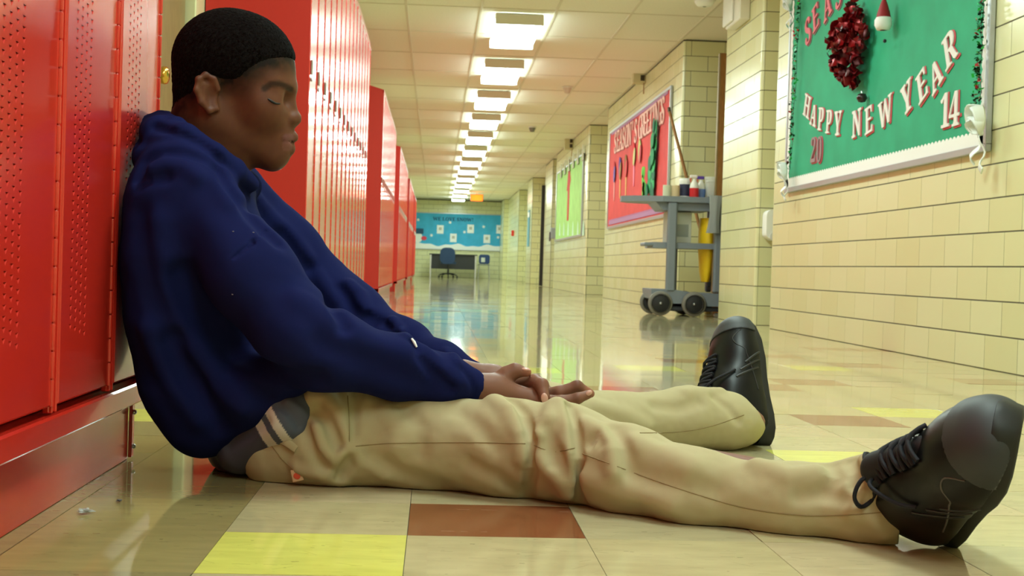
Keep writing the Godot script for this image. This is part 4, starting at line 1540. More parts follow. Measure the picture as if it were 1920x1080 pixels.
class Soft:
	var bones: Array[Bone] = []
	var folds: Array[Fold] = []
	var noise: FastNoiseLite = null
	var noise_amp := 0.0
	var floor_y := -1e9
	var wall_x := -1e9

	func cap(a: Vector3, b: Vector3, ra: float, rb: float, k := 0.02, cut := false, sq := 1.0, ax := Vector3(0, 0, 1)) -> Soft:
		var o := Bone.new()
		o.a = a
		o.sq = sq
		o.ax = ax
		o.ab = b - a
		if sq != 1.0:
			o.ab += ax * (o.ab.dot(ax) * (sq - 1.0))
		o.inv = 1.0 / maxf(o.ab.length_squared(), 1e-9)
		o.ra = ra
		o.rb = rb
		o.k = k
		o.cut = cut
		bones.append(o)
		return self

	func chain(pts: Array, rr: Array, k := 0.02, sq := 1.0) -> Soft:
		for i in pts.size() - 1:
			cap(pts[i], pts[i + 1], rr[i], rr[i + 1], k, false, sq)
		return self

	func ball(c: Vector3, rad: Vector3, k := 0.02, cut := false, turn := 0.0, turn_y := 0.0) -> Soft:
		var o := Bone.new()
		o.a = c
		o.ball = true
		o.rad = rad
		o.rmin = minf(rad.x, minf(rad.y, rad.z))
		o.k = k
		o.cut = cut
		o.fr = (Basis(Vector3.UP, turn_y) * Basis(Vector3(0, 0, 1), turn)).transposed()
		bones.append(o)
		return self

	func at(p: Vector3, bs: Array[Bone], fs: Array[Fold]) -> float:
		var d := 1e3
		for b in bs:
			var e := b.dist(p)
			if b.cut:
				e = -e
				var h := maxf(b.k - absf(d - e), 0.0) / b.k
				d = maxf(d, e) + h * h * b.k * 0.25
			else:
				var h := maxf(b.k - absf(d - e), 0.0) / b.k
				d = minf(d, e) - h * h * b.k * 0.25
		for f in fs:
			var n := f.near(p) / f.w
			if n < 2.6:
				d -= f.amp * exp(-n * n)
		if noise:
			d -= noise_amp * noise.get_noise_3dv(p)
		if floor_y > -1e8:
			d = maxf(d, floor_y - p.y)
		if wall_x > -1e8:
			d = maxf(d, wall_x - p.x)
		return d

	# where a ray from the eye through p meets the shape
	func trace(eye: Vector3, p: Vector3) -> Vector3:
		var dir := (p - eye).normalized()
		var s := 1.2
		for i in 160:
			var d := at(eye + dir * s, bones, folds)
			if d < 0.0004:
				break
			s += maxf(d * 0.7, 0.0006)
			if s > 4.0:
				break
		return eye + dir * s

	func fold(eye: Vector3, line: Array, amp: float, w: float) -> void:
		var f := Fold.new()
		f.amp = amp
		f.w = w
		for p in line:
			var q := trace(eye, p)
			if q.distance_to(eye) < 3.5:
				f.pts.append(q)
		if f.pts.size() > 1:
			folds.append(f)

	# adds the surface to st; colour per vertex from paint(p, n)
	func skin(st: SurfaceTool, lo: Vector3, hi: Vector3, cell: float, paint: Variant = null) -> void:
		var bs := 4
		var nb := Vector3i(((hi - lo) / (cell * bs)).ceil())
		var nn := nb * bs + Vector3i.ONE
		var sx := nn.x
		var sxy := nn.x * nn.y
		var val := PackedFloat32Array()
		val.resize(sxy * nn.z)
		val.fill(1e9)
		var vid := PackedInt32Array()
		vid.resize(sxy * nn.z)
		vid.fill(-1)
		var half := cell * bs * 0.5
		var rad := half * 1.74
		var live := []
		for bz in nb.z:
			for by in nb.y:
				for bxx in nb.x:
					var c := lo + Vector3(bxx * bs, by * bs, bz * bs) * cell + Vector3(half, half, half)
					var dm := 1e3
					var ds := PackedFloat32Array()
					for b in bones:
						var e := b.dist(c)
						ds.append(e)
						if not b.cut:
							dm = minf(dm, e)
					if dm > rad + 0.03 or dm < -rad * 2.0 - 0.07:
						continue
					var use: Array[Bone] = []
					for i in bones.size():
						var b := bones[i]
						if b.cut:
							if ds[i] < rad * 2.0 + b.k:
								use.append(b)
						elif ds[i] < dm + rad * 2.0 + b.k + 0.01:
							use.append(b)
					var fs: Array[Fold] = []
					for f in folds:
						if f.near(c) < f.w * 2.6 + rad:
							fs.append(f)
					live.append([Vector3i(bxx, by, bz) * bs, use, fs])
		for L in live:
			var o: Vector3i = L[0]
			var use: Array[Bone] = L[1]
			var fs: Array[Fold] = L[2]
			for z in bs + 1:
				for y in bs + 1:
					for x in bs + 1:
						var id := (o.x + x) + (o.y + y) * sx + (o.z + z) * sxy
						if val[id] > 1e8:
							val[id] = at(lo + Vector3(o.x + x, o.y + y, o.z + z) * cell, use, fs)
		var verts := PackedVector3Array()
		var norms := PackedVector3Array()
		var corner := [0, 1, sx, sx + 1, sxy, sxy + 1, sxy + sx, sxy + sx + 1]
		var edges := [[0, 1], [2, 3], [4, 5], [6, 7], [0, 2], [1, 3], [4, 6], [5, 7], [0, 4], [1, 5], [2, 6], [3, 7]]
		var cp := []
		for i in 8:
			cp.append(Vector3(i & 1, (i >> 1) & 1, (i >> 2) & 1))
		var e2 := cell * 0.35
		for L in live:
			var o: Vector3i = L[0]
			var use: Array[Bone] = L[1]
			var fs: Array[Fold] = L[2]
			for z in bs:
				for y in bs:
					for x in bs:
						var id := (o.x + x) + (o.y + y) * sx + (o.z + z) * sxy
						var neg := 0
						for i in 8:
							if val[id + corner[i]] < 0.0:
								neg += 1
						if neg == 0 or neg == 8:
							continue
						var s := Vector3.ZERO
						var n := 0
						for e in edges:
							var v0 := val[id + corner[e[0]]]
							var v1 := val[id + corner[e[1]]]
							if (v0 < 0.0) != (v1 < 0.0):
								s += cp[e[0]].lerp(cp[e[1]], v0 / (v0 - v1))
								n += 1
						var p := lo + (Vector3(o.x + x, o.y + y, o.z + z) + s / n) * cell
						var d := at(p, use, fs)
						var g := Vector3(at(p + Vector3(e2, 0, 0), use, fs) - d, at(p + Vector3(0, e2, 0), use, fs) - d, at(p + Vector3(0, 0, e2), use, fs) - d)
						var gl := g.length() / e2
						if gl > 0.2:
							p -= g.normalized() * clampf(d / gl, -cell * 0.5, cell * 0.5)
							norms.append(g.normalized())
						else:
							norms.append(Vector3.UP)
						vid[id] = verts.size()
						verts.append(p)
		var cols := PackedColorArray()
		if paint != null:
			for i in verts.size():
				cols.append(paint.call(verts[i], norms[i]))
		var steps := [1, sx, sxy]
		for L in live:
			var o: Vector3i = L[0]
			for z in bs:
				for y in bs:
					for x in bs:
						var id := (o.x + x) + (o.y + y) * sx + (o.z + z) * sxy
						if vid[id] < 0:
							continue
						var v0 := val[id]
						for ax in 3:
							var v1 := val[id + steps[ax]]
							if (v0 < 0.0) == (v1 < 0.0) or v1 > 1e8:
								continue
							var u: int = steps[(ax + 1) % 3]
							var w: int = steps[(ax + 2) % 3]
							if id - u - w < 0:
								continue
							var q := [vid[id], vid[id - u], vid[id - u - w], vid[id - w]]
							if q[0] < 0 or q[1] < 0 or q[2] < 0 or q[3] < 0:
								continue
							if v0 < 0.0:
								q = [q[0], q[3], q[2], q[1]]
							for t in [0, 1, 2, 0, 2, 3]:
								var k: int = q[t]
								st.set_normal(norms[k])
								if paint != null:
									st.set_color(cols[k])
								st.add_vertex(verts[k])



# ---------------------------------------------------------------- the boy
func soft_mesh(s: Soft, lo: Vector3, hi: Vector3, cell: float, paint: Variant = null) -> ArrayMesh:
	var st := new_st()
	s.skin(st, lo, hi, cell, paint)
	st.index()
	return st.commit()


func hz(x: Vector3, dz: float) -> Vector3:
	return x + Vector3(0, 0, -dz)


func head_shape(s: Soft) -> void:
	# skull, face, jaw, neck
	s.ball(Vector3(-0.3486, 0.6682, -2.2500), Vector3(0.0905, 0.0835, 0.074), 0.02)
	s.ball(Vector3(-0.3063, 0.6488, -2.2500), Vector3(0.0655, 0.075, 0.062), 0.03)
	s.ball(Vector3(-0.2979, 0.5965, -2.2500), Vector3(0.052, 0.064, 0.056), 0.03)
	s.cap(Vector3(-0.2846, 0.5575, -2.2500), Vector3(-0.2723, 0.5202, -2.2500), 0.034, 0.020, 0.03)
	for k in [-1.0, 1.0]:
		s.cap(hz(Vector3(-0.3616, 0.5696, -2.2500), 0.044 * k), hz(Vector3(-0.2765, 0.5165, -2.2500), 0.012 * k), 0.021, 0.016, 0.03)
		s.ball(hz(Vector3(-0.2881, 0.5864, -2.2500), 0.041 * k), Vector3(0.024, 0.022, 0.018), 0.03)
		s.cap(hz(Vector3(-0.2509, 0.6299, -2.2500), 0.008 * k), hz(Vector3(-0.2745, 0.6325, -2.2500), 0.043 * k), 0.0085, 0.009, 0.016)
		s.ball(hz(Vector3(-0.2467, 0.6072, -2.2500), 0.025 * k), Vector3(0.011, 0.009, 0.010), 0.018, true)
		s.ball(hz(Vector3(-0.2721, 0.6098, -2.2500), 0.0315 * k), Vector3(0.0155, 0.0125, 0.0145), 0.010)
		s.cap(hz(Vector3(-0.2860, 0.6066, -2.2500), 0.049 * k), hz(Vector3(-0.2597, 0.6006, -2.2500), 0.033 * k), 0.0016, 0.0022, 0.006, true)
		# nostril wing
		s.ball(hz(Vector3(-0.2468, 0.5764, -2.2500), 0.0125 * k), Vector3(0.0105, 0.009, 0.008), 0.007)
	# nose
	s.cap(Vector3(-0.2504, 0.6123, -2.2500), Vector3(-0.2408, 0.5819, -2.2500), 0.0065, 0.0095, 0.012)
	s.ball(Vector3(-0.2407, 0.5784, -2.2500), Vector3(0.0112, 0.0102, 0.0125), 0.008)
	# mouth: muzzle, two lips and the line between
	s.ball(Vector3(-0.2616, 0.5434, -2.2500), Vector3(0.020, 0.026, 0.024), 0.02)
	for k in [-1.0, 1.0]:
		s.cap(Vector3(-0.2433, 0.5476, -2.2500), hz(Vector3(-0.2537, 0.5437, -2.2500), 0.022 * k), 0.0094, 0.005, 0.005)
		s.cap(Vector3(-0.2481, 0.5289, -2.2500), hz(Vector3(-0.2561, 0.5357, -2.2500), 0.019 * k), 0.0098, 0.005, 0.005)
		s.cap(Vector3(-0.2352, 0.5390, -2.2500), hz(Vector3(-0.2545, 0.5397, -2.2500), 0.024 * k), 0.0018, 0.0012, 0.004, true)
	s.cap(Vector3(-0.3796, 0.5935, -2.2500), Vector3(-0.4112, 0.4785, -2.2500), 0.054, 0.060, 0.04)
	s.cap(Vector3(-0.3363, 0.5355, -2.2500), Vector3(-0.3739, 0.4798, -2.2500), 0.040, 0.05, 0.03)
	# ears
	for k in [-1.0, 1.0]:
		var e: float = -0.072 * k
		var pts := [Vector3(-0.3541, 0.6137, -2.2500), Vector3(-0.3606, 0.6293, -2.2500), Vector3(-0.3729, 0.6349, -2.2500), Vector3(-0.3831, 0.6267, -2.2500), Vector3(-0.3852, 0.6091, -2.2500), Vector3(-0.3786, 0.5909, -2.2500), Vector3(-0.3661, 0.5782, -2.2500), Vector3(-0.3558, 0.5821, -2.2500)]
		var flare := [0.0, 0.004, 0.009, 0.014, 0.016, 0.012, 0.006, 0.0]
		for i in pts.size() - 1:
			s.cap(hz(pts[i], e - flare[i] * k), hz(pts[i + 1], e - flare[i + 1] * k), 0.0042, 0.0042, 0.005)
		s.cap(hz(Vector3(-0.3690, 0.6184, -2.2500), e + 0.001 * k), hz(Vector3(-0.3647, 0.5906, -2.2500), e + 0.001 * k), 0.013, 0.010, 0.006, false, 1.6)
		s.cap(hz(Vector3(-0.3776, 0.6181, -2.2500), e - 0.007 * k), hz(Vector3(-0.3734, 0.5911, -2.2500), e - 0.006 * k), 0.0065, 0.006, 0.006)
		s.ball(hz(Vector3(-0.3616, 0.6029, -2.2500), e - 0.013 * k), Vector3(0.009, 0.014, 0.010), 0.006, true)


func hand_shapes(s: Soft) -> void:
	# right hand, palm down, fingers pointing along the leg
	s.cap(Vector3(0.0511, 0.1591, -2.1000), Vector3(0.0960, 0.1497, -2.1150), 0.023, 0.024, 0.02)
	s.cap(Vector3(0.0960, 0.1497, -2.1150), Vector3(0.1551, 0.1386, -2.1150), 0.021, 0.016, 0.02)
	s.cap(Vector3(0.1022, 0.1500, -2.1600), Vector3(0.1629, 0.1390, -2.1650), 0.019, 0.015, 0.02)
	s.chain([Vector3(0.0937, 0.1563, -2.1250), Vector3(0.1168, 0.1745, -2.1250), Vector3(0.1300, 0.1816, -2.1250), Vector3(0.1483, 0.1800, -2.1200)], [0.015, 0.0125, 0.0105, 0.0072], 0.008)
	s.chain([Vector3(0.1603, 0.1423, -2.1300), Vector3(0.1994, 0.1497, -2.1150), Vector3(0.2277, 0.1605, -2.1150), Vector3(0.2504, 0.1484, -2.1250)], [0.0115, 0.0098, 0.0088, 0.0068], 0.005)
	s.chain([Vector3(0.1574, 0.1358, -2.1100), Vector3(0.2013, 0.1375, -2.0950), Vector3(0.2270, 0.1431, -2.0950), Vector3(0.2433, 0.1489, -2.1000)], [0.0115, 0.0095, 0.0086, 0.007], 0.004)
	s.chain([Vector3(0.1597, 0.1286, -2.1400), Vector3(0.2033, 0.1239, -2.1300), Vector3(0.2272, 0.1185, -2.1300), Vector3(0.2392, 0.1163, -2.1300)], [0.011, 0.0092, 0.0082, 0.0066], 0.004)
	s.chain([Vector3(0.1550, 0.1271, -2.1700), Vector3(0.1898, 0.1185, -2.1700), Vector3(0.2091, 0.1112, -2.1700)], [0.010, 0.0082, 0.0066], 0.004)
	# left hand wraps over it
	s.cap(Vector3(0.0492, 0.1719, -2.1900), Vector3(0.0993, 0.1602, -2.2000), 0.021, 0.021, 0.02)
	s.cap(Vector3(0.0993, 0.1602, -2.2000), Vector3(0.1397, 0.1504, -2.1850), 0.020, 0.017, 0.02)
	s.chain([Vector3(0.1349, 0.1555, -2.1650), Vector3(0.1622, 0.1643, -2.1300), Vector3(0.1713, 0.1617, -2.1050), Vector3(0.1748, 0.1448, -2.0900)], [0.0125, 0.0118, 0.0102, 0.0078], 0.005)
	s.chain([Vector3(0.1450, 0.1470, -2.1850), Vector3(0.1780, 0.1523, -2.1650), Vector3(0.1903, 0.1450, -2.1450)], [0.0115, 0.0098, 0.0076], 0.005)
	s.chain([Vector3(0.1480, 0.1388, -2.2000), Vector3(0.1856, 0.1406, -2.1900), Vector3(0.2002, 0.1320, -2.1750)], [0.011, 0.0092, 0.0072], 0.005)
	s.chain([Vector3(0.1042, 0.1652, -2.2150), Vector3(0.1355, 0.1652, -2.2250), Vector3(0.1576, 0.1565, -2.2200)], [0.0135, 0.0115, 0.008], 0.008)


func near_line(p: Vector3, a: Vector3, b: Vector3) -> float:
	var ab := b - a
	return (p - a - ab * clampf((p - a).dot(ab) / ab.length_squared(), 0.0, 1.0)).length()


func lin(c: Color) -> Color:
	return c.srgb_to_linear()


var skin_noise := FastNoiseLite.new()
var hair_field: Soft
var brows := []


func paint_skin(p: Vector3, _n: Vector3) -> Color:
	var base := lin(c8(100, 61, 44))
	var g := skin_noise.get_noise_3dv(p * 60.0)
	base = base * (1.0 + 0.10 * g)
	base.a = 1.0
	# lips
	var lip := minf(near_line(p, Vector3(-0.2442, 0.5475, -2.2500), Vector3(-0.2505, 0.5427, -2.2290)), minf(near_line(p, Vector3(-0.2442, 0.5475, -2.2500), Vector3(-0.2552, 0.5465, -2.2710)), 1.0))
	var lower := minf(near_line(p, Vector3(-0.2481, 0.5289, -2.2500), Vector3(-0.2531, 0.5332, -2.2310)), near_line(p, Vector3(-0.2481, 0.5289, -2.2500), Vector3(-0.2574, 0.5364, -2.2690)))
	if lip < 0.0092:
		base = base.lerp(lin(c8(104, 64, 60)), 0.75)
	if lower < 0.0098:
		base = base.lerp(lin(c8(124, 78, 74)), 0.45)
	# stubbly fade of the haircut round the sides
	if p.y > Vector3(-0.3715, 0.5500, -2.2500).y and p.x < Vector3(-0.2386, 0.6602, -2.2500).x:
		var hd := hair_field.at(p, hair_field.bones, hair_field.folds)
		var ear := near_line(p, Vector3(-0.3699, 0.6137, -2.1680), Vector3(-0.3670, 0.5763, -2.1720))
		if ear > 0.022 and hd < 0.028:
			var fade := clampf(1.0 - hd / 0.028, 0.0, 1.0)
			base = base.lerp(lin(c8(22, 17, 16)), clampf(pow(fade, 1.3) * (1.0 + 0.4 * g), 0.0, 1.0))
	# eyebrows
	for b in brows:
		var bd := 1.0
		for i in b.size() - 1:
			bd = minf(bd, near_line(p, b[i], b[i + 1]))
		if bd < 0.007:
			base = base.lerp(lin(c8(26, 18, 16)), clampf((0.007 - bd) / 0.004, 0.0, 1.0) * 0.8)
	# finger pads and tips are paler, knuckles darker
	if p.x > -0.2 and p.y < 0.3:
		base = base.lerp(lin(c8(146, 104, 88)), 0.5)
		for kp in [[Vector3(0.2270, 0.1660, -2.1100), 0.011], [Vector3(0.1892, 0.1529, -2.1050), 0.009], [Vector3(0.2222, 0.1452, -2.0900), 0.010], [Vector3(0.1280, 0.1860, -2.1220), 0.010], [Vector3(0.1688, 0.1680, -2.1180), 0.010]]:
			var kd: float = (p - kp[0]).length()
			if kd < kp[1]:
				base = base.lerp(lin(c8(74, 44, 36)), 0.55 * (1.0 - kd / kp[1]))
		for tp in [[Vector3(0.2467, 0.1492, -2.1150), 0.016], [Vector3(0.1500, 0.1800, -2.1200), 0.014], [Vector3(0.2392, 0.1163, -2.1300), 0.016]]:
			var td: float = (p - tp[0]).length()
			if td < tp[1]:
				base = base.lerp(lin(c8(196, 124, 98)), 0.6 * (1.0 - td / tp[1]))
	return base


func build_person() -> void:
	skin_noise.seed = 3
	skin_noise.frequency = 1.0
	skin_noise.fractal_octaves = 2
	var t := thing("person", "seated person in a navy hoodie and khaki trousers leaning on the red lockers", "person", Vector3(-0.1598, 0.0000, -2.1954))
	var back := -t.position
	# --- body: head and hands finely, trunk and limbs under the clothes coarsely, all one mesh
	var st := new_st()
	var head := Soft.new()
	head_shape(head)
	hair_field = hair_shape()
	var bl := []
	var bf := []
	for p in [Vector3(-0.1933, 0.5320, -1.5000), Vector3(-0.1865, 0.5369, -1.5000), Vector3(-0.1772, 0.5379, -1.5000), Vector3(-0.1690, 0.5347, -1.5000), Vector3(-0.1637, 0.5320, -1.5000)]:
		var q := head.trace(EYE, p)
		bl.append(q)
		bf.append(Vector3(q.x, q.y, -4.50 - q.z))
	brows = [bl, bf]
	head.skin(st, Vector3(-0.4781, 0.4698, -2.3600), Vector3(-0.2017, 0.7542, -2.1400), 0.0036, paint_skin)
	var hands := Soft.new()
	hand_shapes(hands)
	hands.skin(st, Vector3(0.0471, 0.0482, -2.2600), Vector3(0.2666, 0.2195, -2.0500), 0.0026, paint_skin)
	var trunk := Soft.new()
	trunk.chain([Vector3(-0.2884, 0.0551, -2.2500), Vector3(-0.3623, 0.2077, -2.2500), Vector3(-0.3885, 0.3740, -2.2500), Vector3(-0.4040, 0.4700, -2.2500)], [0.085, 0.085, 0.09, 0.06], 0.05, 0.8)
	trunk.chain([Vector3(-0.3558, 0.4213, -2.1000), Vector3(-0.1949, 0.2233, -2.0500), Vector3(0.0535, 0.1591, -2.1000)], [0.040, 0.030, 0.018], 0.03)
	trunk.chain([Vector3(-0.3777, 0.4485, -2.4200), Vector3(-0.1835, 0.2510, -2.4100), Vector3(0.0509, 0.1720, -2.1900)], [0.040, 0.026, 0.015], 0.03)
	trunk.chain([Vector3(-0.2093, 0.0571, -2.1600), Vector3(0.1939, 0.0683, -2.0100), Vector3(0.6152, 0.0440, -1.7450)], [0.062, 0.045, 0.032], 0.03)
	trunk.chain([Vector3(-0.1946, 0.0692, -2.3800), Vector3(0.2393, 0.0610, -2.5000), Vector3(0.6292, 0.0489, -2.6400)], [0.062, 0.045, 0.032], 0.03)
	trunk.wall_x = LX + 0.02
	trunk.skin(st, Vector3(-0.5, 0.0, -2.72), Vector3(0.68, 0.62, -1.68), 0.016, paint_skin)
	st.index()
	var skin := mat(Color.WHITE, 0.48)
	skin.vertex_color_use_as_albedo = true
	skin.metallic_specular = 0.3
	skin.subsurf_scatter_enabled = true
	skin.subsurf_scatter_strength = 0.08
	part(t, "body", st.commit(), skin, back)
	hair_and_face(t, back)
	hoodie(t, back)
	shirt(t, back)
	trousers(t, back)
	shoes(t, back)


func hair_shape() -> Soft:
	var h := Soft.new()
	h.ball(Vector3(-0.3486, 0.6691, -2.2500), Vector3(0.0935, 0.087, 0.0768), 0.02)
	h.ball(Vector3(-0.3055, 0.6515, -2.2500), Vector3(0.0672, 0.080, 0.0640), 0.03)
	h.cap(Vector3(-0.3833, 0.6021, -2.2500), Vector3(-0.3896, 0.5809, -2.2500), 0.0545, 0.050, 0.03)
	h.ball(Vector3(-0.2510, 0.6053, -2.2500), Vector3(0.077, 0.0630, 0.14), 0.020, true)
	h.ball(Vector3(-0.3370, 0.5618, -2.2500), Vector3(0.068, 0.068, 0.14), 0.020, true)
	h.ball(hz(Vector3(-0.3659, 0.6010, -2.2500), -0.085), Vector3(0.030, 0.037, 0.03), 0.006, true)
	return h


func hair_and_face(t: Node3D, back: Vector3) -> void:
	var h := hair_shape()
	h.noise = FastNoiseLite.new()
	h.noise.seed = 9
	h.noise.frequency = 260.0
	h.noise.fractal_octaves = 2
	h.noise_amp = 0.0009
	var m := grained(c8(36, 30, 29), 0.95, 0.16, 0.12, 7.0, 51, 0.12)
	m.metallic_specular = 0.15
	part(t, "hair", soft_mesh(h, Vector3(-0.4786, 0.5651, -2.3500), Vector3(-0.2110, 0.7558, -2.1500), 0.0032), m, back)
	# lashes of the lowered eyelids
	var lash := new_st()
	var head := Soft.new()
	head_shape(head)
	var line := []
	for p in [Vector3(-0.1896, 0.5210, -1.5000), Vector3(-0.1854, 0.5183, -1.5000), Vector3(-0.1807, 0.5161, -1.5000), Vector3(-0.1760, 0.5160, -1.5000)]:
		line.append(head.trace(EYE, p))
	tube(lash, smooth_line(line, 4), [0.0009, 0.0014, 0.0018, 0.0021, 0.0022, 0.0022, 0.0022, 0.0020, 0.0018, 0.0016, 0.0014, 0.0012, 0.0009], 6)
	part(t, "eyelashes", lash.commit(), mat(c8(16, 11, 10), 0.6), back)
	# fingernails
	var nail := mat(c8(206, 158, 144), 0.3)
	for q in [[Vector3(0.1743, 0.1430, -2.0830), Vector3(0.0055, 0.0085, 0.003), 0.15], [Vector3(0.1463, 0.1844, -2.1170), Vector3(0.0075, 0.003, 0.005), -0.1], [Vector3(0.2442, 0.1520, -2.0940), Vector3(0.006, 0.004, 0.003), 0.6]]:
		var n := Soft.new()
		n.ball(q[0], q[1], 0.003, false, q[2])
		part(t, "fingernail", soft_mesh(n, q[0] - Vector3(0.012, 0.012, 0.012), q[0] + Vector3(0.012, 0.012, 0.012), 0.0012), nail, back)


func hoodie(t: Node3D, back: Vector3) -> void:
	var s := Soft.new()
	# back and trunk
	s.chain([Vector3(-0.3984, 0.1602, -2.1700), Vector3(-0.4087, 0.2540, -2.1500), Vector3(-0.4133, 0.3460, -2.1400), Vector3(-0.4109, 0.4300, -2.1500), Vector3(-0.4119, 0.4833, -2.1700)], [0.0539, 0.0608, 0.0634, 0.0625, 0.0539], 0.05, 0.62)
	s.chain([Vector3(-0.3238, 0.1259, -2.2400), Vector3(-0.3607, 0.2083, -2.2400), Vector3(-0.3770, 0.3304, -2.2400), Vector3(-0.3795, 0.4265, -2.2400)], [0.0764, 0.0973, 0.0973, 0.0764], 0.06, 0.7)
	# slack cloth hanging over the hip
	s.cap(Vector3(-0.3881, 0.1378, -2.1400), Vector3(-0.3596, 0.0929, -2.1500), 0.0543, 0.0509, 0.05)
	s.cap(Vector3(-0.3596, 0.0929, -2.1500), Vector3(-0.2751, 0.1401, -2.1000), 0.0492, 0.0415, 0.05)
	s.cap(Vector3(-0.2751, 0.1401, -2.1000), Vector3(-0.1907, 0.1824, -2.0600), 0.0398, 0.0325, 0.05)
	# shoulders
	s.cap(Vector3(-0.3869, 0.4577, -2.1100), Vector3(-0.4011, 0.4682, -2.4000), 0.0531, 0.0569, 0.05)
	# near arm
	s.chain([Vector3(-0.3615, 0.4286, -2.0850), Vector3(-0.2759, 0.3216, -2.0400), Vector3(-0.2002, 0.2368, -2.0200), Vector3(-0.1602, 0.2140, -2.0200), Vector3(-0.0537, 0.1860, -2.0600), Vector3(0.0159, 0.1678, -2.0850), Vector3(0.0577, 0.1592, -2.1000)], [0.0608, 0.0644, 0.0606, 0.0574, 0.0439, 0.0345, 0.0274], 0.028)
	# far arm
	s.chain([Vector3(-0.3654, 0.4507, -2.4000), Vector3(-0.2719, 0.3525, -2.4200), Vector3(-0.2039, 0.2786, -2.4200), Vector3(-0.1492, 0.2508, -2.3900), Vector3(-0.0477, 0.2056, -2.3100), Vector3(0.0162, 0.1831, -2.2400), Vector3(0.0642, 0.1689, -2.2000)], [0.0682, 0.0650, 0.0631, 0.0531, 0.0363, 0.0265, 0.0217], 0.04)
	# hood lying round the neck
	s.chain([Vector3(-0.4799, 0.5070, -2.2200), Vector3(-0.4511, 0.4981, -2.1400), Vector3(-0.4067, 0.4924, -2.0900), Vector3(-0.3694, 0.4877, -2.0750)], [0.0261, 0.0224, 0.0182, 0.0114], 0.007)
	s.chain([Vector3(-0.4649, 0.5467, -2.2500), Vector3(-0.4397, 0.5371, -2.1600), Vector3(-0.3937, 0.5261, -2.1150), Vector3(-0.3491, 0.5025, -2.1100), Vector3(-0.3187, 0.4843, -2.1400), Vector3(-0.3002, 0.4655, -2.1900)], [0.0295, 0.0281, 0.0251, 0.0209, 0.0169, 0.0139], 0.007)
	s.chain([Vector3(-0.4649, 0.5467, -2.2500), Vector3(-0.4655, 0.5590, -2.3300), Vector3(-0.4182, 0.5416, -2.3700), Vector3(-0.3608, 0.5060, -2.3600), Vector3(-0.3152, 0.4716, -2.3000)], [0.0313, 0.0309, 0.0272, 0.0236, 0.0182], 0.012)
	s.chain([Vector3(-0.4526, 0.5599, -2.2300), Vector3(-0.4131, 0.5471, -2.1500), Vector3(-0.3761, 0.5291, -2.1400), Vector3(-0.3442, 0.5093, -2.1500)], [0.0226, 0.0170, 0.0118, 0.0085], 0.006)
	# neck hole, hand holes
	s.cap(Vector3(-0.3792, 0.5804, -2.2500), Vector3(-0.3948, 0.5141, -2.2500), 0.046, 0.040, 0.012, true)
	s.ball(Vector3(0.1044, 0.1490, -2.1150), Vector3(0.040, 0.036, 0.036), 0.004, true)
	s.ball(Vector3(0.1107, 0.1588, -2.2000), Vector3(0.036, 0.03, 0.03), 0.004, true)
	s.floor_y = 0.012
	s.wall_x = LX + 0.0062
	s.noise = FastNoiseLite.new()
	s.noise.seed = 17
	s.noise.frequency = 17.0
	s.noise.fractal_octaves = 2
	s.noise_amp = 0.0012
	var G := []
	# deep valleys then soft ridges, as lines over the cloth
	G.append([[Vector3(-0.3283, 0.4314, -1.5000), Vector3(-0.3207, 0.4491, -1.5000), Vector3(-0.3048, 0.4590, -1.5000), Vector3(-0.2818, 0.4598, -1.5000), Vector3(-0.2556, 0.4526, -1.5000), Vector3(-0.2396, 0.4414, -1.5000)], -0.016, 0.010])
	G.append([[Vector3(-0.3113, 0.4868, -1.5000), Vector3(-0.2881, 0.4795, -1.5000), Vector3(-0.2618, 0.4687, -1.5000), Vector3(-0.2382, 0.4520, -1.5000)], -0.010, 0.008])
	G.append([[Vector3(-0.3196, 0.4713, -1.5000), Vector3(-0.2995, 0.4744, -1.5000), Vector3(-0.2762, 0.4694, -1.5000), Vector3(-0.2529, 0.4597, -1.5000)], 0.006, 0.009])
	G.append([[Vector3(-0.2437, 0.4413, -1.5000), Vector3(-0.2317, 0.4259, -1.5000), Vector3(-0.2137, 0.4031, -1.5000), Vector3(-0.1897, 0.3775, -1.5000), Vector3(-0.1748, 0.3650, -1.5000)], -0.018, 0.011])
	G.append([[Vector3(-0.2512, 0.4410, -1.5000), Vector3(-0.2433, 0.4255, -1.5000), Vector3(-0.2282, 0.4026, -1.5000)], 0.008, 0.012])
	G.append([[Vector3(-0.2232, 0.4350, -1.5000), Vector3(-0.1994, 0.4135, -1.5000), Vector3(-0.1694, 0.3810, -1.5000), Vector3(-0.1423, 0.3496, -1.5000)], 0.008, 0.013])
	G.append([[Vector3(-0.2050, 0.4034, -1.5000), Vector3(-0.1692, 0.3722, -1.5000), Vector3(-0.1390, 0.3379, -1.5000), Vector3(-0.1115, 0.2945, -1.5000), Vector3(-0.0992, 0.2742, -1.5000)], -0.020, 0.012])
	G.append([[Vector3(-0.1512, 0.3552, -1.5000), Vector3(-0.1270, 0.3265, -1.5000), Vector3(-0.1088, 0.3035, -1.5000)], 0.008, 0.012])
	G.append([[Vector3(-0.3101, 0.4390, -1.5000), Vector3(-0.2987, 0.4452, -1.5000), Vector3(-0.2785, 0.4436, -1.5000), Vector3(-0.2626, 0.4336, -1.5000)], 0.012, 0.012])
	G.append([[Vector3(-0.3258, 0.4227, -1.5000), Vector3(-0.3128, 0.4319, -1.5000), Vector3(-0.2984, 0.4324, -1.5000)], -0.010, 0.010])
	G.append([[Vector3(-0.3249, 0.3907, -1.5000), Vector3(-0.3180, 0.3442, -1.5000), Vector3(-0.3064, 0.2977, -1.5000), Vector3(-0.2880, 0.2573, -1.5000)], -0.006, 0.018])
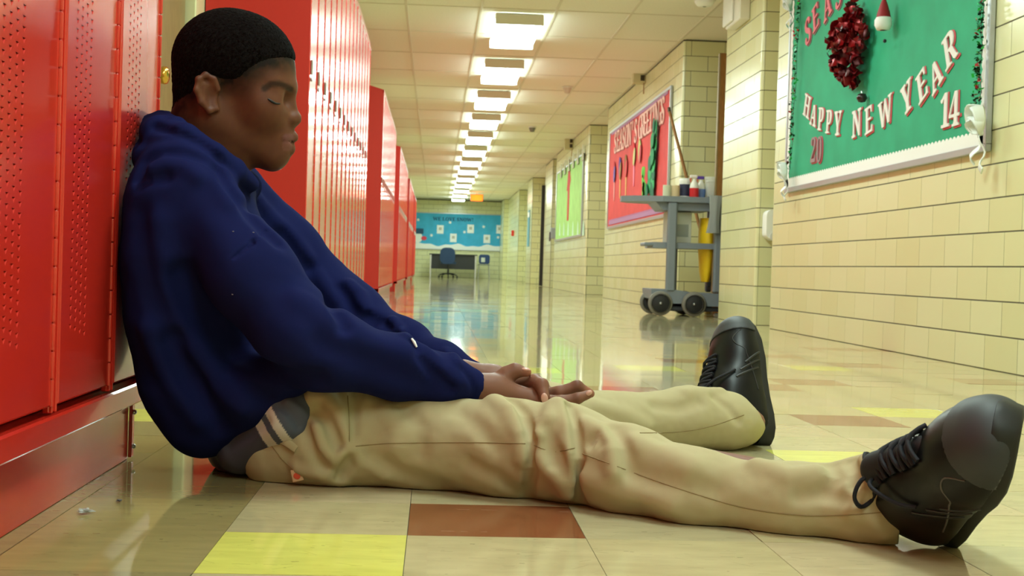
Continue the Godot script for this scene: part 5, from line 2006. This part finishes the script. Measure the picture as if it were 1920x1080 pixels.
	G.append([[Vector3(-0.3028, 0.3797, -1.5000), Vector3(-0.2926, 0.3216, -1.5000), Vector3(-0.2711, 0.2753, -1.5000), Vector3(-0.2412, 0.2409, -1.5000), Vector3(-0.2058, 0.2184, -1.5000)], 0.006, 0.024])
	G.append([[Vector3(-0.2781, 0.3220, -1.5000), Vector3(-0.2538, 0.2758, -1.5000), Vector3(-0.2180, 0.2416, -1.5000), Vector3(-0.1708, 0.2193, -1.5000), Vector3(-0.1297, 0.2115, -1.5000)], -0.018, 0.020])
	G.append([[Vector3(-0.2448, 0.3757, -1.5000), Vector3(-0.2202, 0.3237, -1.5000), Vector3(-0.1842, 0.2836, -1.5000), Vector3(-0.1484, 0.2552, -1.5000)], 0.007, 0.030])
	G.append([[Vector3(-0.3113, 0.2625, -1.5000), Vector3(-0.2929, 0.2220, -1.5000), Vector3(-0.2718, 0.1903, -1.5000), Vector3(-0.2538, 0.1672, -1.5000)], 0.012, 0.018])
	G.append([[Vector3(-0.2879, 0.2514, -1.5000), Vector3(-0.2694, 0.2109, -1.5000), Vector3(-0.2424, 0.1763, -1.5000), Vector3(-0.2274, 0.1590, -1.5000)], -0.014, 0.016])
	G.append([[Vector3(-0.2586, 0.2405, -1.5000), Vector3(-0.2345, 0.2059, -1.5000), Vector3(-0.2076, 0.1801, -1.5000)], 0.010, 0.016])
	G.append([[Vector3(-0.2233, 0.2238, -1.5000), Vector3(-0.1995, 0.2038, -1.5000), Vector3(-0.1817, 0.1925, -1.5000)], -0.010, 0.012])
	G.append([[Vector3(-0.1497, 0.3023, -1.5000), Vector3(-0.1140, 0.2797, -1.5000), Vector3(-0.0664, 0.2574, -1.5000), Vector3(-0.0249, 0.2467, -1.5000)], 0.007, 0.018])
	G.append([[Vector3(-0.1251, 0.2558, -1.5000), Vector3(-0.0894, 0.2403, -1.5000), Vector3(-0.0419, 0.2226, -1.5000), Vector3(-0.0002, 0.2106, -1.5000)], -0.008, 0.018])
	G.append([[Vector3(-0.0223, 0.2586, -1.5000), Vector3(-0.0160, 0.2440, -1.5000), Vector3(-0.0019, 0.2266, -1.5000), Vector3(0.0206, 0.2076, -1.5000)], -0.010, 0.008])
	G.append([[Vector3(-0.0073, 0.2501, -1.5000), Vector3(0.0111, 0.2299, -1.5000), Vector3(0.0292, 0.2155, -1.5000)], 0.005, 0.012])
	G.append([[Vector3(-0.0946, 0.3186, -1.5000), Vector3(-0.0844, 0.3101, -1.5000), Vector3(-0.0780, 0.2925, -1.5000)], 0.014, 0.012])
	G.append([[Vector3(-0.1033, 0.3154, -1.5000), Vector3(-0.0910, 0.2951, -1.5000), Vector3(-0.0670, 0.2781, -1.5000)], -0.014, 0.010])
	G.append([[Vector3(-0.0731, 0.2868, -1.5000), Vector3(-0.0583, 0.2801, -1.5000), Vector3(-0.0493, 0.2744, -1.5000)], -0.008, 0.008])
	G.append([[Vector3(-0.0465, 0.2816, -1.5000), Vector3(-0.0362, 0.2713, -1.5000), Vector3(-0.0301, 0.2631, -1.5000)], 0.010, 0.008])
	G.append([[Vector3(0.0153, 0.2478, -1.5000), Vector3(0.0237, 0.2433, -1.5000), Vector3(0.0262, 0.2374, -1.5000)], 0.008, 0.008])
	G.append([[Vector3(-0.2209, 0.3472, -1.5000), Vector3(-0.2038, 0.3606, -1.5000), Vector3(-0.1879, 0.3763, -1.5000)], -0.004, 0.004])
	G.append([[Vector3(0.0348, 0.2275, -1.5000), Vector3(0.0441, 0.2159, -1.5000), Vector3(0.0475, 0.1999, -1.5000)], -0.004, 0.007])
	for g in G:
		s.fold(EYE, g[0], g[1], g[2])
	var m := grained(c8(26, 31, 78), 0.95, 0.25, 0.86, 9.0, 61, 0.05)
	m.metallic_specular = 0.15
	var o := part(t, "hoodie", soft_mesh(s, Vector3(-0.5981, -0.0694, -2.5200), Vector3(0.13, 0.62, -1.92), 0.0062), m, back)
	# hood cord tip and two paint specks
	var tip := new_st()
	var a := s.trace(EYE, Vector3(-0.0241, 0.2598, -1.5000))
	var b := s.trace(EYE, Vector3(-0.0185, 0.2516, -1.5000))
	tube(tip, [a + Vector3(0, 0.002, 0.002), a.lerp(b, 0.5) + Vector3(0, 0.003, 0.004), b + Vector3(0, 0.001, 0.002)], [0.0018, 0.0024, 0.0016], 8)
	part(o, "cord_tip", tip.commit(), M.paper_white)
	for q in [Vector3(-0.2233, 0.3740, -1.5000), Vector3(-0.2012, 0.3736, -1.5000), Vector3(-0.2220, 0.3049, -1.5000)]:
		var sp := new_st()
		bx(sp, s.trace(EYE, q), Vector3(0.003, 0.0018, 0.0012), 0.0005)
		part(o, "paint_speck", sp.commit(), mat(c8(110, 110, 130), 0.8))


func shirt(t: Node3D, back: Vector3) -> void:
	var s := Soft.new()
	s.cap(Vector3(-0.3025, 0.0464, -2.2400), Vector3(-0.2130, 0.1064, -2.2000), 0.062, 0.05, 0.04, false, 0.62)
	s.cap(Vector3(-0.2945, 0.0460, -2.1400), Vector3(-0.2188, 0.1050, -2.0800), 0.036, 0.032, 0.03)
	s.cap(Vector3(-0.2188, 0.1050, -2.0800), Vector3(-0.1921, 0.1308, -2.0900), 0.032, 0.020, 0.03)
	s.floor_y = 0.003
	s.fold(EYE, [Vector3(-0.1669, 0.1840, -1.5000), Vector3(-0.1550, 0.1754, -1.5000), Vector3(-0.1458, 0.1609, -1.5000)], -0.006, 0.006)
	s.fold(EYE, [Vector3(-0.1583, 0.1889, -1.5000), Vector3(-0.1464, 0.1816, -1.5000), Vector3(-0.1374, 0.1729, -1.5000)], 0.004, 0.006)
	s.fold(EYE, [Vector3(-0.2211, 0.1385, -1.5000), Vector3(-0.1981, 0.1526, -1.5000), Vector3(-0.1810, 0.1660, -1.5000)], -0.005, 0.008)
	var a0 := Vector3(-0.2751, 0.0930, -2.0800)
	var dir := (Vector3(-0.2354, 0.1185, -2.0800) - Vector3(-0.2751, 0.0930, -2.0800)).normalized()
	var paint := func(p: Vector3, _n: Vector3) -> Color:
		var u: float = (p - a0).dot(dir) / 0.00083
		var w := lin(c8(78, 84, 100))
		if u < 4.0:
			w = lin(c8(70, 68, 80))
		if (u > 6.0 and u < 24.0) or (u > 37.0 and u < 54.0):
			w = lin(c8(212, 205, 196))
		return w
	var m := mat(Color.WHITE, 0.8)
	m.vertex_color_use_as_albedo = true
	part(t, "shirt", soft_mesh(s, Vector3(-0.3979, -0.0697, -2.4000), Vector3(-0.09, 0.2, -2.0), 0.0021, paint), m, back)


func trousers(t: Node3D, back: Vector3) -> void:
	var s := Soft.new()
	s.chain([Vector3(-0.2333, 0.0494, -2.1500), Vector3(-0.1564, 0.0696, -2.1250), Vector3(-0.0060, 0.0689, -2.1050), Vector3(0.1236, 0.0690, -2.0400), Vector3(0.2009, 0.0706, -2.0000), Vector3(0.2873, 0.0553, -1.9300), Vector3(0.3674, 0.0431, -1.8600), Vector3(0.4873, 0.0381, -1.8000), Vector3(0.5880, 0.0496, -1.7500), Vector3(0.6257, 0.0502, -1.7350)], [0.062, 0.077, 0.0725, 0.0700, 0.0675, 0.060, 0.0515, 0.0475, 0.056, 0.054], 0.03)
	s.chain([Vector3(-0.1938, 0.0703, -2.3700), Vector3(-0.0081, 0.0691, -2.4200), Vector3(0.1987, 0.0612, -2.4900), Vector3(0.3461, 0.0507, -2.5500), Vector3(0.4986, 0.0630, -2.6000), Vector3(0.5713, 0.0562, -2.6200), Vector3(0.6107, 0.0538, -2.6300)], [0.088, 0.08, 0.07, 0.058, 0.056, 0.052, 0.048], 0.03)
	s.cap(Vector3(-0.2261, 0.0551, -2.1600), Vector3(-0.1998, 0.0487, -2.3400), 0.07, 0.08, 0.04)
	s.cap(Vector3(-0.1800, 0.1352, -2.0900), Vector3(-0.1066, 0.1236, -2.1000), 0.018, 0.03, 0.03)
	# leg openings
	s.ball(Vector3(0.6765, 0.0450, -1.7000), Vector3(0.078, 0.09, 0.11), 0.004, true, 0.1, 0.25)
	s.ball(Vector3(0.7245, 0.1481, -2.6600), Vector3(0.128, 0.128, 0.13), 0.004, true)
	s.floor_y = 0.001
	s.noise = FastNoiseLite.new()
	s.noise.seed = 23
	s.noise.frequency = 24.0
	s.noise.fractal_octaves = 2
	s.noise_amp = 0.0012
	var G := []
	# knee folds
	G.append([[Vector3(0.0880, 0.1974, -1.5000), Vector3(0.1028, 0.1817, -1.5000), Vector3(0.1132, 0.1521, -1.5000), Vector3(0.1142, 0.1193, -1.5000), Vector3(0.1104, 0.0864, -1.5000)], -0.020, 0.0080])
	G.append([[Vector3(0.1526, 0.1918, -1.5000), Vector3(0.1611, 0.1681, -1.5000), Vector3(0.1658, 0.1324, -1.5000), Vector3(0.1691, 0.0846, -1.5000)], -0.020, 0.0078])
	G.append([[Vector3(0.0684, 0.1969, -1.5000), Vector3(0.0866, 0.1854, -1.5000), Vector3(0.0993, 0.1595, -1.5000), Vector3(0.1031, 0.1310, -1.5000)], 0.012, 0.013])
	G.append([[Vector3(0.1388, 0.1945, -1.5000), Vector3(0.1316, 0.1764, -1.5000), Vector3(0.1225, 0.1601, -1.5000)], 0.016, 0.012])
	G.append([[Vector3(0.1448, 0.1940, -1.5000), Vector3(0.1533, 0.1680, -1.5000), Vector3(0.1573, 0.1382, -1.5000), Vector3(0.1588, 0.1083, -1.5000)], 0.014, 0.010])
	G.append([[Vector3(0.1177, 0.1403, -1.5000), Vector3(0.1284, 0.1244, -1.5000), Vector3(0.1456, 0.1081, -1.5000), Vector3(0.1533, 0.0933, -1.5000)], 0.014, 0.013])
	G.append([[Vector3(0.1423, 0.1379, -1.5000), Vector3(0.1500, 0.1201, -1.5000), Vector3(0.1589, 0.1054, -1.5000)], -0.012, 0.010])
	G.append([[Vector3(0.1271, 0.1673, -1.5000), Vector3(0.1336, 0.1496, -1.5000), Vector3(0.1367, 0.1270, -1.5000)], -0.012, 0.010])
	G.append([[Vector3(0.1736, 0.1714, -1.5000), Vector3(0.1918, 0.1641, -1.5000), Vector3(0.2045, 0.1422, -1.5000), Vector3(0.2065, 0.1183, -1.5000)], 0.013, 0.013])
	G.append([[Vector3(0.1772, 0.1506, -1.5000), Vector3(0.1848, 0.1597, -1.5000), Vector3(0.1910, 0.1509, -1.5000)], -0.008, 0.009])
	G.append([[Vector3(0.2037, 0.1691, -1.5000), Vector3(0.2163, 0.1485, -1.5000), Vector3(0.2232, 0.1217, -1.5000)], -0.013, 0.012])
	G.append([[Vector3(0.2282, 0.1530, -1.5000), Vector3(0.2587, 0.1417, -1.5000), Vector3(0.2954, 0.1281, -1.5000)], 0.008, 0.016])
	G.append([[Vector3(0.1756, 0.1087, -1.5000), Vector3(0.2241, 0.0947, -1.5000), Vector3(0.2728, 0.0807, -1.5000)], 0.008, 0.015])
	G.append([[Vector3(0.2354, 0.1160, -1.5000), Vector3(0.2719, 0.1077, -1.5000), Vector3(0.3206, 0.0998, -1.5000)], -0.006, 0.016])
	# hem of the near leg
	G.append([[Vector3(0.4534, 0.1340, -1.5000), Vector3(0.4612, 0.1208, -1.5000), Vector3(0.4472, 0.1024, -1.5000)], -0.0145, 0.0108])
	G.append([[Vector3(0.4717, 0.1380, -1.5000), Vector3(0.4782, 0.1272, -1.5000), Vector3(0.4812, 0.1122, -1.5000)], -0.0203, 0.0090])
	G.append([[Vector3(0.4931, 0.1397, -1.5000), Vector3(0.4968, 0.1216, -1.5000), Vector3(0.4962, 0.1034, -1.5000)], 0.0130, 0.0108])
	G.append([[Vector3(0.3681, 0.1309, -1.5000), Vector3(0.4050, 0.1196, -1.5000), Vector3(0.4355, 0.1233, -1.5000)], 0.0116, 0.0126])
	G.append([[Vector3(0.4181, 0.0958, -1.5000), Vector3(0.4424, 0.0993, -1.5000), Vector3(0.4671, 0.0937, -1.5000)], -0.0072, 0.0108])
	G.append([[Vector3(0.4799, 0.0789, -1.5000), Vector3(0.5047, 0.0703, -1.5000), Vector3(0.5175, 0.0554, -1.5000)], 0.0072, 0.0126])
	# thigh and hip
	G.append([[Vector3(-0.0836, 0.2008, -1.5000), Vector3(-0.0862, 0.1682, -1.5000), Vector3(-0.0873, 0.1445, -1.5000)], -0.010, 0.008])
	G.append([[Vector3(-0.1322, 0.1955, -1.5000), Vector3(-0.1163, 0.1941, -1.5000), Vector3(-0.1030, 0.1785, -1.5000), Vector3(-0.0941, 0.1550, -1.5000), Vector3(-0.0890, 0.1410, -1.5000)], 0.017, 0.010])
	G.append([[Vector3(-0.1248, 0.1614, -1.5000), Vector3(-0.1183, 0.1391, -1.5000), Vector3(-0.1050, 0.1264, -1.5000), Vector3(-0.0901, 0.1374, -1.5000)], 0.014, 0.009])
	G.append([[Vector3(-0.1253, 0.1803, -1.5000), Vector3(-0.1131, 0.1646, -1.5000), Vector3(-0.1020, 0.1430, -1.5000)], -0.018, 0.010])
	G.append([[Vector3(-0.1400, 0.1611, -1.5000), Vector3(-0.1305, 0.1376, -1.5000), Vector3(-0.1183, 0.1190, -1.5000)], -0.010, 0.009])
	G.append([[Vector3(-0.0889, 0.1374, -1.5000), Vector3(-0.0907, 0.1196, -1.5000), Vector3(-0.0997, 0.1058, -1.5000)], -0.014, 0.008])
	G.append([[Vector3(-0.0852, 0.1328, -1.5000), Vector3(-0.0684, 0.1213, -1.5000), Vector3(-0.0504, 0.1098, -1.5000)], 0.007, 0.012])
	G.append([[Vector3(-0.0686, 0.1272, -1.5000), Vector3(-0.0268, 0.1103, -1.5000), Vector3(0.0149, 0.0993, -1.5000)], -0.008, 0.016])
	G.append([[Vector3(-0.0525, 0.1809, -1.5000), Vector3(-0.0372, 0.1635, -1.5000), Vector3(-0.0396, 0.1427, -1.5000)], 0.006, 0.014])
	G.append([[Vector3(-0.0290, 0.1844, -1.5000), Vector3(-0.0107, 0.1641, -1.5000), Vector3(-0.0098, 0.1344, -1.5000)], -0.005, 0.014])
	G.append([[Vector3(0.0302, 0.1829, -1.5000), Vector3(0.0545, 0.1656, -1.5000), Vector3(0.0730, 0.1423, -1.5000)], -0.006, 0.014])
	G.append([[Vector3(0.0438, 0.1237, -1.5000), Vector3(0.0740, 0.1095, -1.5000), Vector3(0.1042, 0.0952, -1.5000)], -0.009, 0.013])
	G.append([[Vector3(-0.1445, 0.1137, -1.5000), Vector3(-0.1209, 0.1083, -1.5000), Vector3(-0.0973, 0.1029, -1.5000)], 0.009, 0.011])
	# far leg
	G.append([[Vector3(0.2867, 0.2101, -1.5000), Vector3(0.3046, 0.2183, -1.5000), Vector3(0.3229, 0.2128, -1.5000)], 0.0087, 0.0108])
	G.append([[Vector3(0.1849, 0.1926, -1.5000), Vector3(0.2152, 0.1844, -1.5000), Vector3(0.2397, 0.1700, -1.5000)], 0.0087, 0.0144])
	G.append([[Vector3(0.2510, 0.1942, -1.5000), Vector3(0.2752, 0.1918, -1.5000), Vector3(0.2992, 0.1984, -1.5000)], -0.0087, 0.0126])
	G.append([[Vector3(0.3171, 0.2048, -1.5000), Vector3(0.3327, 0.1932, -1.5000), Vector3(0.3453, 0.1785, -1.5000)], -0.0058, 0.0090])
	for g in G:
		s.fold(EYE, g[0], g[1], g[2])
	var m := grained(c8(188, 175, 138), 0.85, 0.3, 0.9, 10.0, 71, 0.03)
	m.metallic_specular = 0.2
	var o := part(t, "trousers", soft_mesh(s, Vector3(-0.3918, -0.1899, -2.7600), Vector3(0.72, 0.22, -1.66), 0.0047), m, back)
	# seams
	var thread := mat(c8(140, 122, 84), 0.85)
	for line in [
		[Vector3(-0.0884, 0.1398, -1.5000), Vector3(-0.0514, 0.1442, -1.5000), Vector3(-0.0042, 0.1464, -1.5000), Vector3(0.0550, 0.1478, -1.5000), Vector3(0.1056, 0.1478, -1.5000)],
		[Vector3(0.1158, 0.1462, -1.5000), Vector3(0.1327, 0.1400, -1.5000), Vector3(0.1446, 0.1403, -1.5000), Vector3(0.1613, 0.1443, -1.5000)],
		[Vector3(0.1686, 0.1384, -1.5000), Vector3(0.2050, 0.1261, -1.5000), Vector3(0.2476, 0.1114, -1.5000), Vector3(0.2964, 0.0962, -1.5000), Vector3(0.3576, 0.0806, -1.5000), Vector3(0.4188, 0.0740, -1.5000), Vector3(0.4677, 0.0750, -1.5000), Vector3(0.5198, 0.0797, -1.5000)],
		[Vector3(0.2339, 0.1627, -1.5000), Vector3(0.2761, 0.1648, -1.5000), Vector3(0.3122, 0.1717, -1.5000), Vector3(0.3511, 0.1858, -1.5000)],
		[Vector3(-0.0929, 0.1965, -1.5000), Vector3(-0.0911, 0.1740, -1.5000), Vector3(-0.0897, 0.1445, -1.5000)],
		[Vector3(-0.1775, 0.1425, -1.5000), Vector3(-0.1623, 0.1239, -1.5000), Vector3(-0.1504, 0.1136, -1.5000)]]:
		var pts := []
		for p in line:
			pts.append(p)
		var fine := []
		for p in smooth_line(pts, 8):
			var q := s.trace(EYE, p)
			if q.distance_to(EYE) < 3.4:
				fine.append(q + (q - EYE).normalized() * 0.0002)
		if fine.size() > 2:
			var st := new_st()
			tube(st, fine, [0.0009], 5)
			part(o, "seam", st.commit(), thread)
	# belt loop and the woven brand patch
	var st2 := new_st()
	var l0 := s.trace(EYE, Vector3(-0.1677, 0.1474, -1.5000))
	var l1 := s.trace(EYE, Vector3(-0.1475, 0.1361, -1.5000))
	tube(st2, [l0, l0.lerp(l1, 0.5) + Vector3(0, 0.002, 0.004), l1], [0.007], 8, true, 0.3, Vector3(0, 0, 1))
	part(o, "belt_loop", st2.commit(), m)
	var c := s.trace(EYE, Vector3(-0.1461, 0.1072, -1.5000))
	var st3 := new_st()
	bx(st3, c + Vector3(0, 0, 0.001), Vector3(0.017, 0.019, 0.003), 0.001, Basis(Vector3(0, 0, 1), 0.25))
	var pb := part(o, "brand_patch", st3.commit(), mat(c8(200, 160, 120), 0.8))
	var st4 := new_st()
	slab(st4, leaf_outline(0.011, 0.009), Transform3D(Basis(Vector3(0, 0, 1), -0.5), c + Vector3(0, -0.001, 0.0026)), 0.001)
	part(pb, "patch_emblem", st4.commit(), mat(c8(204, 74, 44), 0.8))



# ---------------------------------------------------------------- shoes: toe along +x, up +y, made once and turned for each foot
func shoe_upper() -> Soft:
	var s := Soft.new()
	s.cap(Vector3(0.042, 0.050, 0), Vector3(0.05, 0.085, 0), 0.037, 0.036, 0.03)
	s.cap(Vector3(0.045, 0.075, 0), Vector3(0.105, 0.070, 0), 0.036, 0.043, 0.04)
	s.cap(Vector3(0.105, 0.064, 0), Vector3(0.185, 0.046, 0), 0.043, 0.041, 0.04, false, 0.92)
	s.cap(Vector3(0.185, 0.044, 0), Vector3(0.238, 0.036, 0.003), 0.041, 0.036, 0.04, false, 0.86)
	s.cap(Vector3(0.05, 0.035, 0), Vector3(0.22, 0.030, 0), 0.036, 0.038, 0.03, false, 0.85)
	s.ball(Vector3(0.062, 0.128, 0), Vector3(0.034, 0.034, 0.027), 0.01, true)
	s.floor_y = 0.018
	return s


func sole_outline(grow: float) -> PackedVector2Array:
	var half := [[0.0, 0.008], [0.006, 0.022], [0.02, 0.033], [0.05, 0.037], [0.09, 0.035], [0.13, 0.038], [0.17, 0.046], [0.21, 0.049], [0.24, 0.045], [0.265, 0.033], [0.277, 0.018], [0.28, 0.006]]
	var out := PackedVector2Array()
	for q in half:
		out.append(Vector2(q[0] - grow * (1.0 if q[0] < 0.03 else 0.0) + grow * (1.0 if q[0] > 0.25 else 0.0), q[1] + grow))
	for i in range(half.size() - 1, -1, -1):
		var q: Array = half[i]
		out.append(Vector2(q[0] - grow * (1.0 if q[0] < 0.03 else 0.0) + grow * (1.0 if q[0] > 0.25 else 0.0), -q[1] - grow))
	return out


func sole_mesh() -> ArrayMesh:
	var st := new_st()
	var rings := []
	for q in [[0.0, -0.004], [0.003, 0.0], [0.022, 0.001], [0.030, -0.001]]:
		var ring := []
		for p in sole_outline(q[1]):
			var spring: float = 0.016 * pow(maxf(p.x - 0.17, 0.0) / 0.11, 2.0)
			ring.append(Vector3(p.x, q[0] + spring, p.y))
		rings.append(ring)
	loft(st, rings)
	return st.commit()


func shoe(t: Node3D, back: Vector3, heel: Vector3, toe: Vector3, shin: Vector3, mirror: float, label: String, bow: bool) -> void:
	var fx := (toe - heel).normalized()
	var up := (-shin + fx * shin.dot(fx)).normalized()
	var fz := fx.cross(up)
	var xf := Transform3D(Basis(fx, up, fz).scaled_local(Vector3(1.07, 1.07, 1.07)), heel)
	var upper := shoe_upper()
	var leather := mat(c8(13, 13, 15), 0.36)
	leather.metallic_specular = 0.35
	var o := part(t, "shoe", soft_mesh(upper, Vector3(-0.02, 0.0, -0.07), Vector3(0.30, 0.145, 0.07), 0.0036), leather)
	o.transform = Transform3D(xf.basis, xf.origin + back)
	o.set_meta("label", label)
	part(o, "sole", sole_mesh(), mat(c8(16, 16, 18), 0.55))
	# rubber toe cap
	var cap := shoe_upper()
	for b in cap.bones:
		if not b.cut:
			b.ra += 0.0022
			b.rb += 0.0022
	cap.ball(Vector3(0.07, 0.050, 0), Vector3(0.160, 0.18, 0.22), 0.002, true)
	part(o, "toe_cap", soft_mesh(cap, Vector3(0.18, 0.012, -0.07), Vector3(0.30, 0.12, 0.07), 0.0034), mat(c8(44, 46, 50), 0.55))
	# raised seams and three stripes on each flank
	var seam := mat(c8(22, 22, 25), 0.4)
	for sd in [-1.0, 1.0]:
		for k in 3:
			var x0: float = 0.112 + 0.017 * k
			var pts := []
			for i in 7:
				var f := i / 6.0
				var p := Vector3(x0 + 0.028 * f, 0.088 - 0.012 * k - (0.052 - 0.008 * k) * f, sd * 0.12)
				pts.append(stick(upper, p, Vector3(0.0, -0.15, -sd).normalized()))
			var st := new_st()
			tube(st, pts, [0.0026], 6, true, 0.5, Vector3(0, 0, sd))
			part(o, "stripe", st.commit(), seam)
		var vamp := []
		for q in [[0.222, 0.050], [0.205, 0.068], [0.188, 0.066], [0.176, 0.052], [0.166, 0.050], [0.150, 0.046], [0.120, 0.040], [0.09, 0.036]]:
			vamp.append(stick(upper, Vector3(q[0], q[1], sd * 0.12), Vector3(0, 0, -sd)))
		var st2 := new_st()
		tube(st2, smooth_line(vamp, 4), [0.0011], 5)
		part(o, "stitched_seam", st2.commit(), mat(c8(84, 80, 78) if bow else c8(16, 16, 18), 0.5))
	# tongue
	var tg := Soft.new()
	tg.cap(Vector3(0.088, 0.122, 0), Vector3(0.17, 0.087, 0), 0.022, 0.016, 0.01, false, 1.0)
	tg.cap(Vector3(0.088, 0.10, 0), Vector3(0.17, 0.068, 0), 0.020, 0.017, 0.01, true)
	part(o, "tongue", soft_mesh(tg, Vector3(0.05, 0.06, -0.04), Vector3(0.21, 0.16, 0.04), 0.004), mat(c8(16, 16, 22), 0.7))
	# laces
	var lace := mat(c8(14, 15, 26), 0.8)
	for k in 5:
		var x := 0.103 + 0.0165 * k
		for sd in [-1.0, 1.0]:
			var pts := []
			for i in 9:
				var f := i / 8.0 * 2.0 - 1.0
				var q := stick(upper, Vector3(x + 0.006 * f * sd, 0.2, f * 0.024), Vector3(0, -1, 0))
				pts.append(q + Vector3(0.003, 0.0085 * (1.0 - f * f) + 0.0015, 0))
			var st3 := new_st()
			tube(st3, pts, [0.0030], 6)
			part(o, "lace", st3.commit(), lace)
	var knot := Vector3(0.092, 0.122, 0.008)
	for sd in [-1.0, 1.0]:
		var lp := []
		for q in [[0.0, 0.0, 0.0], [-0.006, 0.016, 0.012], [-0.018, 0.018, 0.030], [-0.030, 0.006, 0.034], [-0.026, -0.004, 0.020], [-0.008, 0.0, 0.006], [0.0, 0.0, 0.0]]:
			lp.append(knot + Vector3(q[0], q[1], q[2] * sd * (1.0 if bow else 0.7)))
		var st4 := new_st()
		tube(st4, smooth_line(lp, 5), [0.0028], 6)
		part(o, "lace_loop", st4.commit(), lace)
		var tail := []
		for q in [[0.0, 0.0, 0.0], [0.006, 0.008, 0.02], [0.016, -0.004, 0.034], [0.026, -0.026, 0.044], [0.036, -0.044, 0.046]]:
			tail.append(knot + Vector3(q[0], q[1], q[2] * sd))
		var st5 := new_st()
		tube(st5, smooth_line(tail, 5), [0.0026], 6)
		part(o, "lace_end", st5.commit(), lace)


func stick(s: Soft, p: Vector3, dir: Vector3) -> Vector3:
	for i in 60:
		var d := s.at(p, s.bones, s.folds)
		if d < 0.0004:
			break
		p += dir * maxf(d * 0.8, 0.0006)
	return p


func shoes(t: Node3D, back: Vector3) -> void:
	var near_heel := Vector3(0.6971, 0.0136, -1.7350)
	var near_toe := Vector3(0.6834, 0.1828, -1.4800)
	shoe(t, back, near_heel, near_toe, (Vector3(0.6132, 0.0504, -1.7400) - Vector3(0.2009, 0.0706, -2.0000)).normalized(), 1.0, "black leather sneaker nearest the camera, laces tied in a bow", true)
	var far_heel := Vector3(0.6898, -0.0011, -2.7000)
	var far_toe := Vector3(0.6774, 0.1809, -2.8300)
	shoe(t, back, far_heel, far_toe, (Vector3(0.6225, 0.0546, -2.6350) - Vector3(0.3461, 0.0507, -2.5500)).normalized(), -1.0, "black leather sneaker on the far foot pointing up", false)
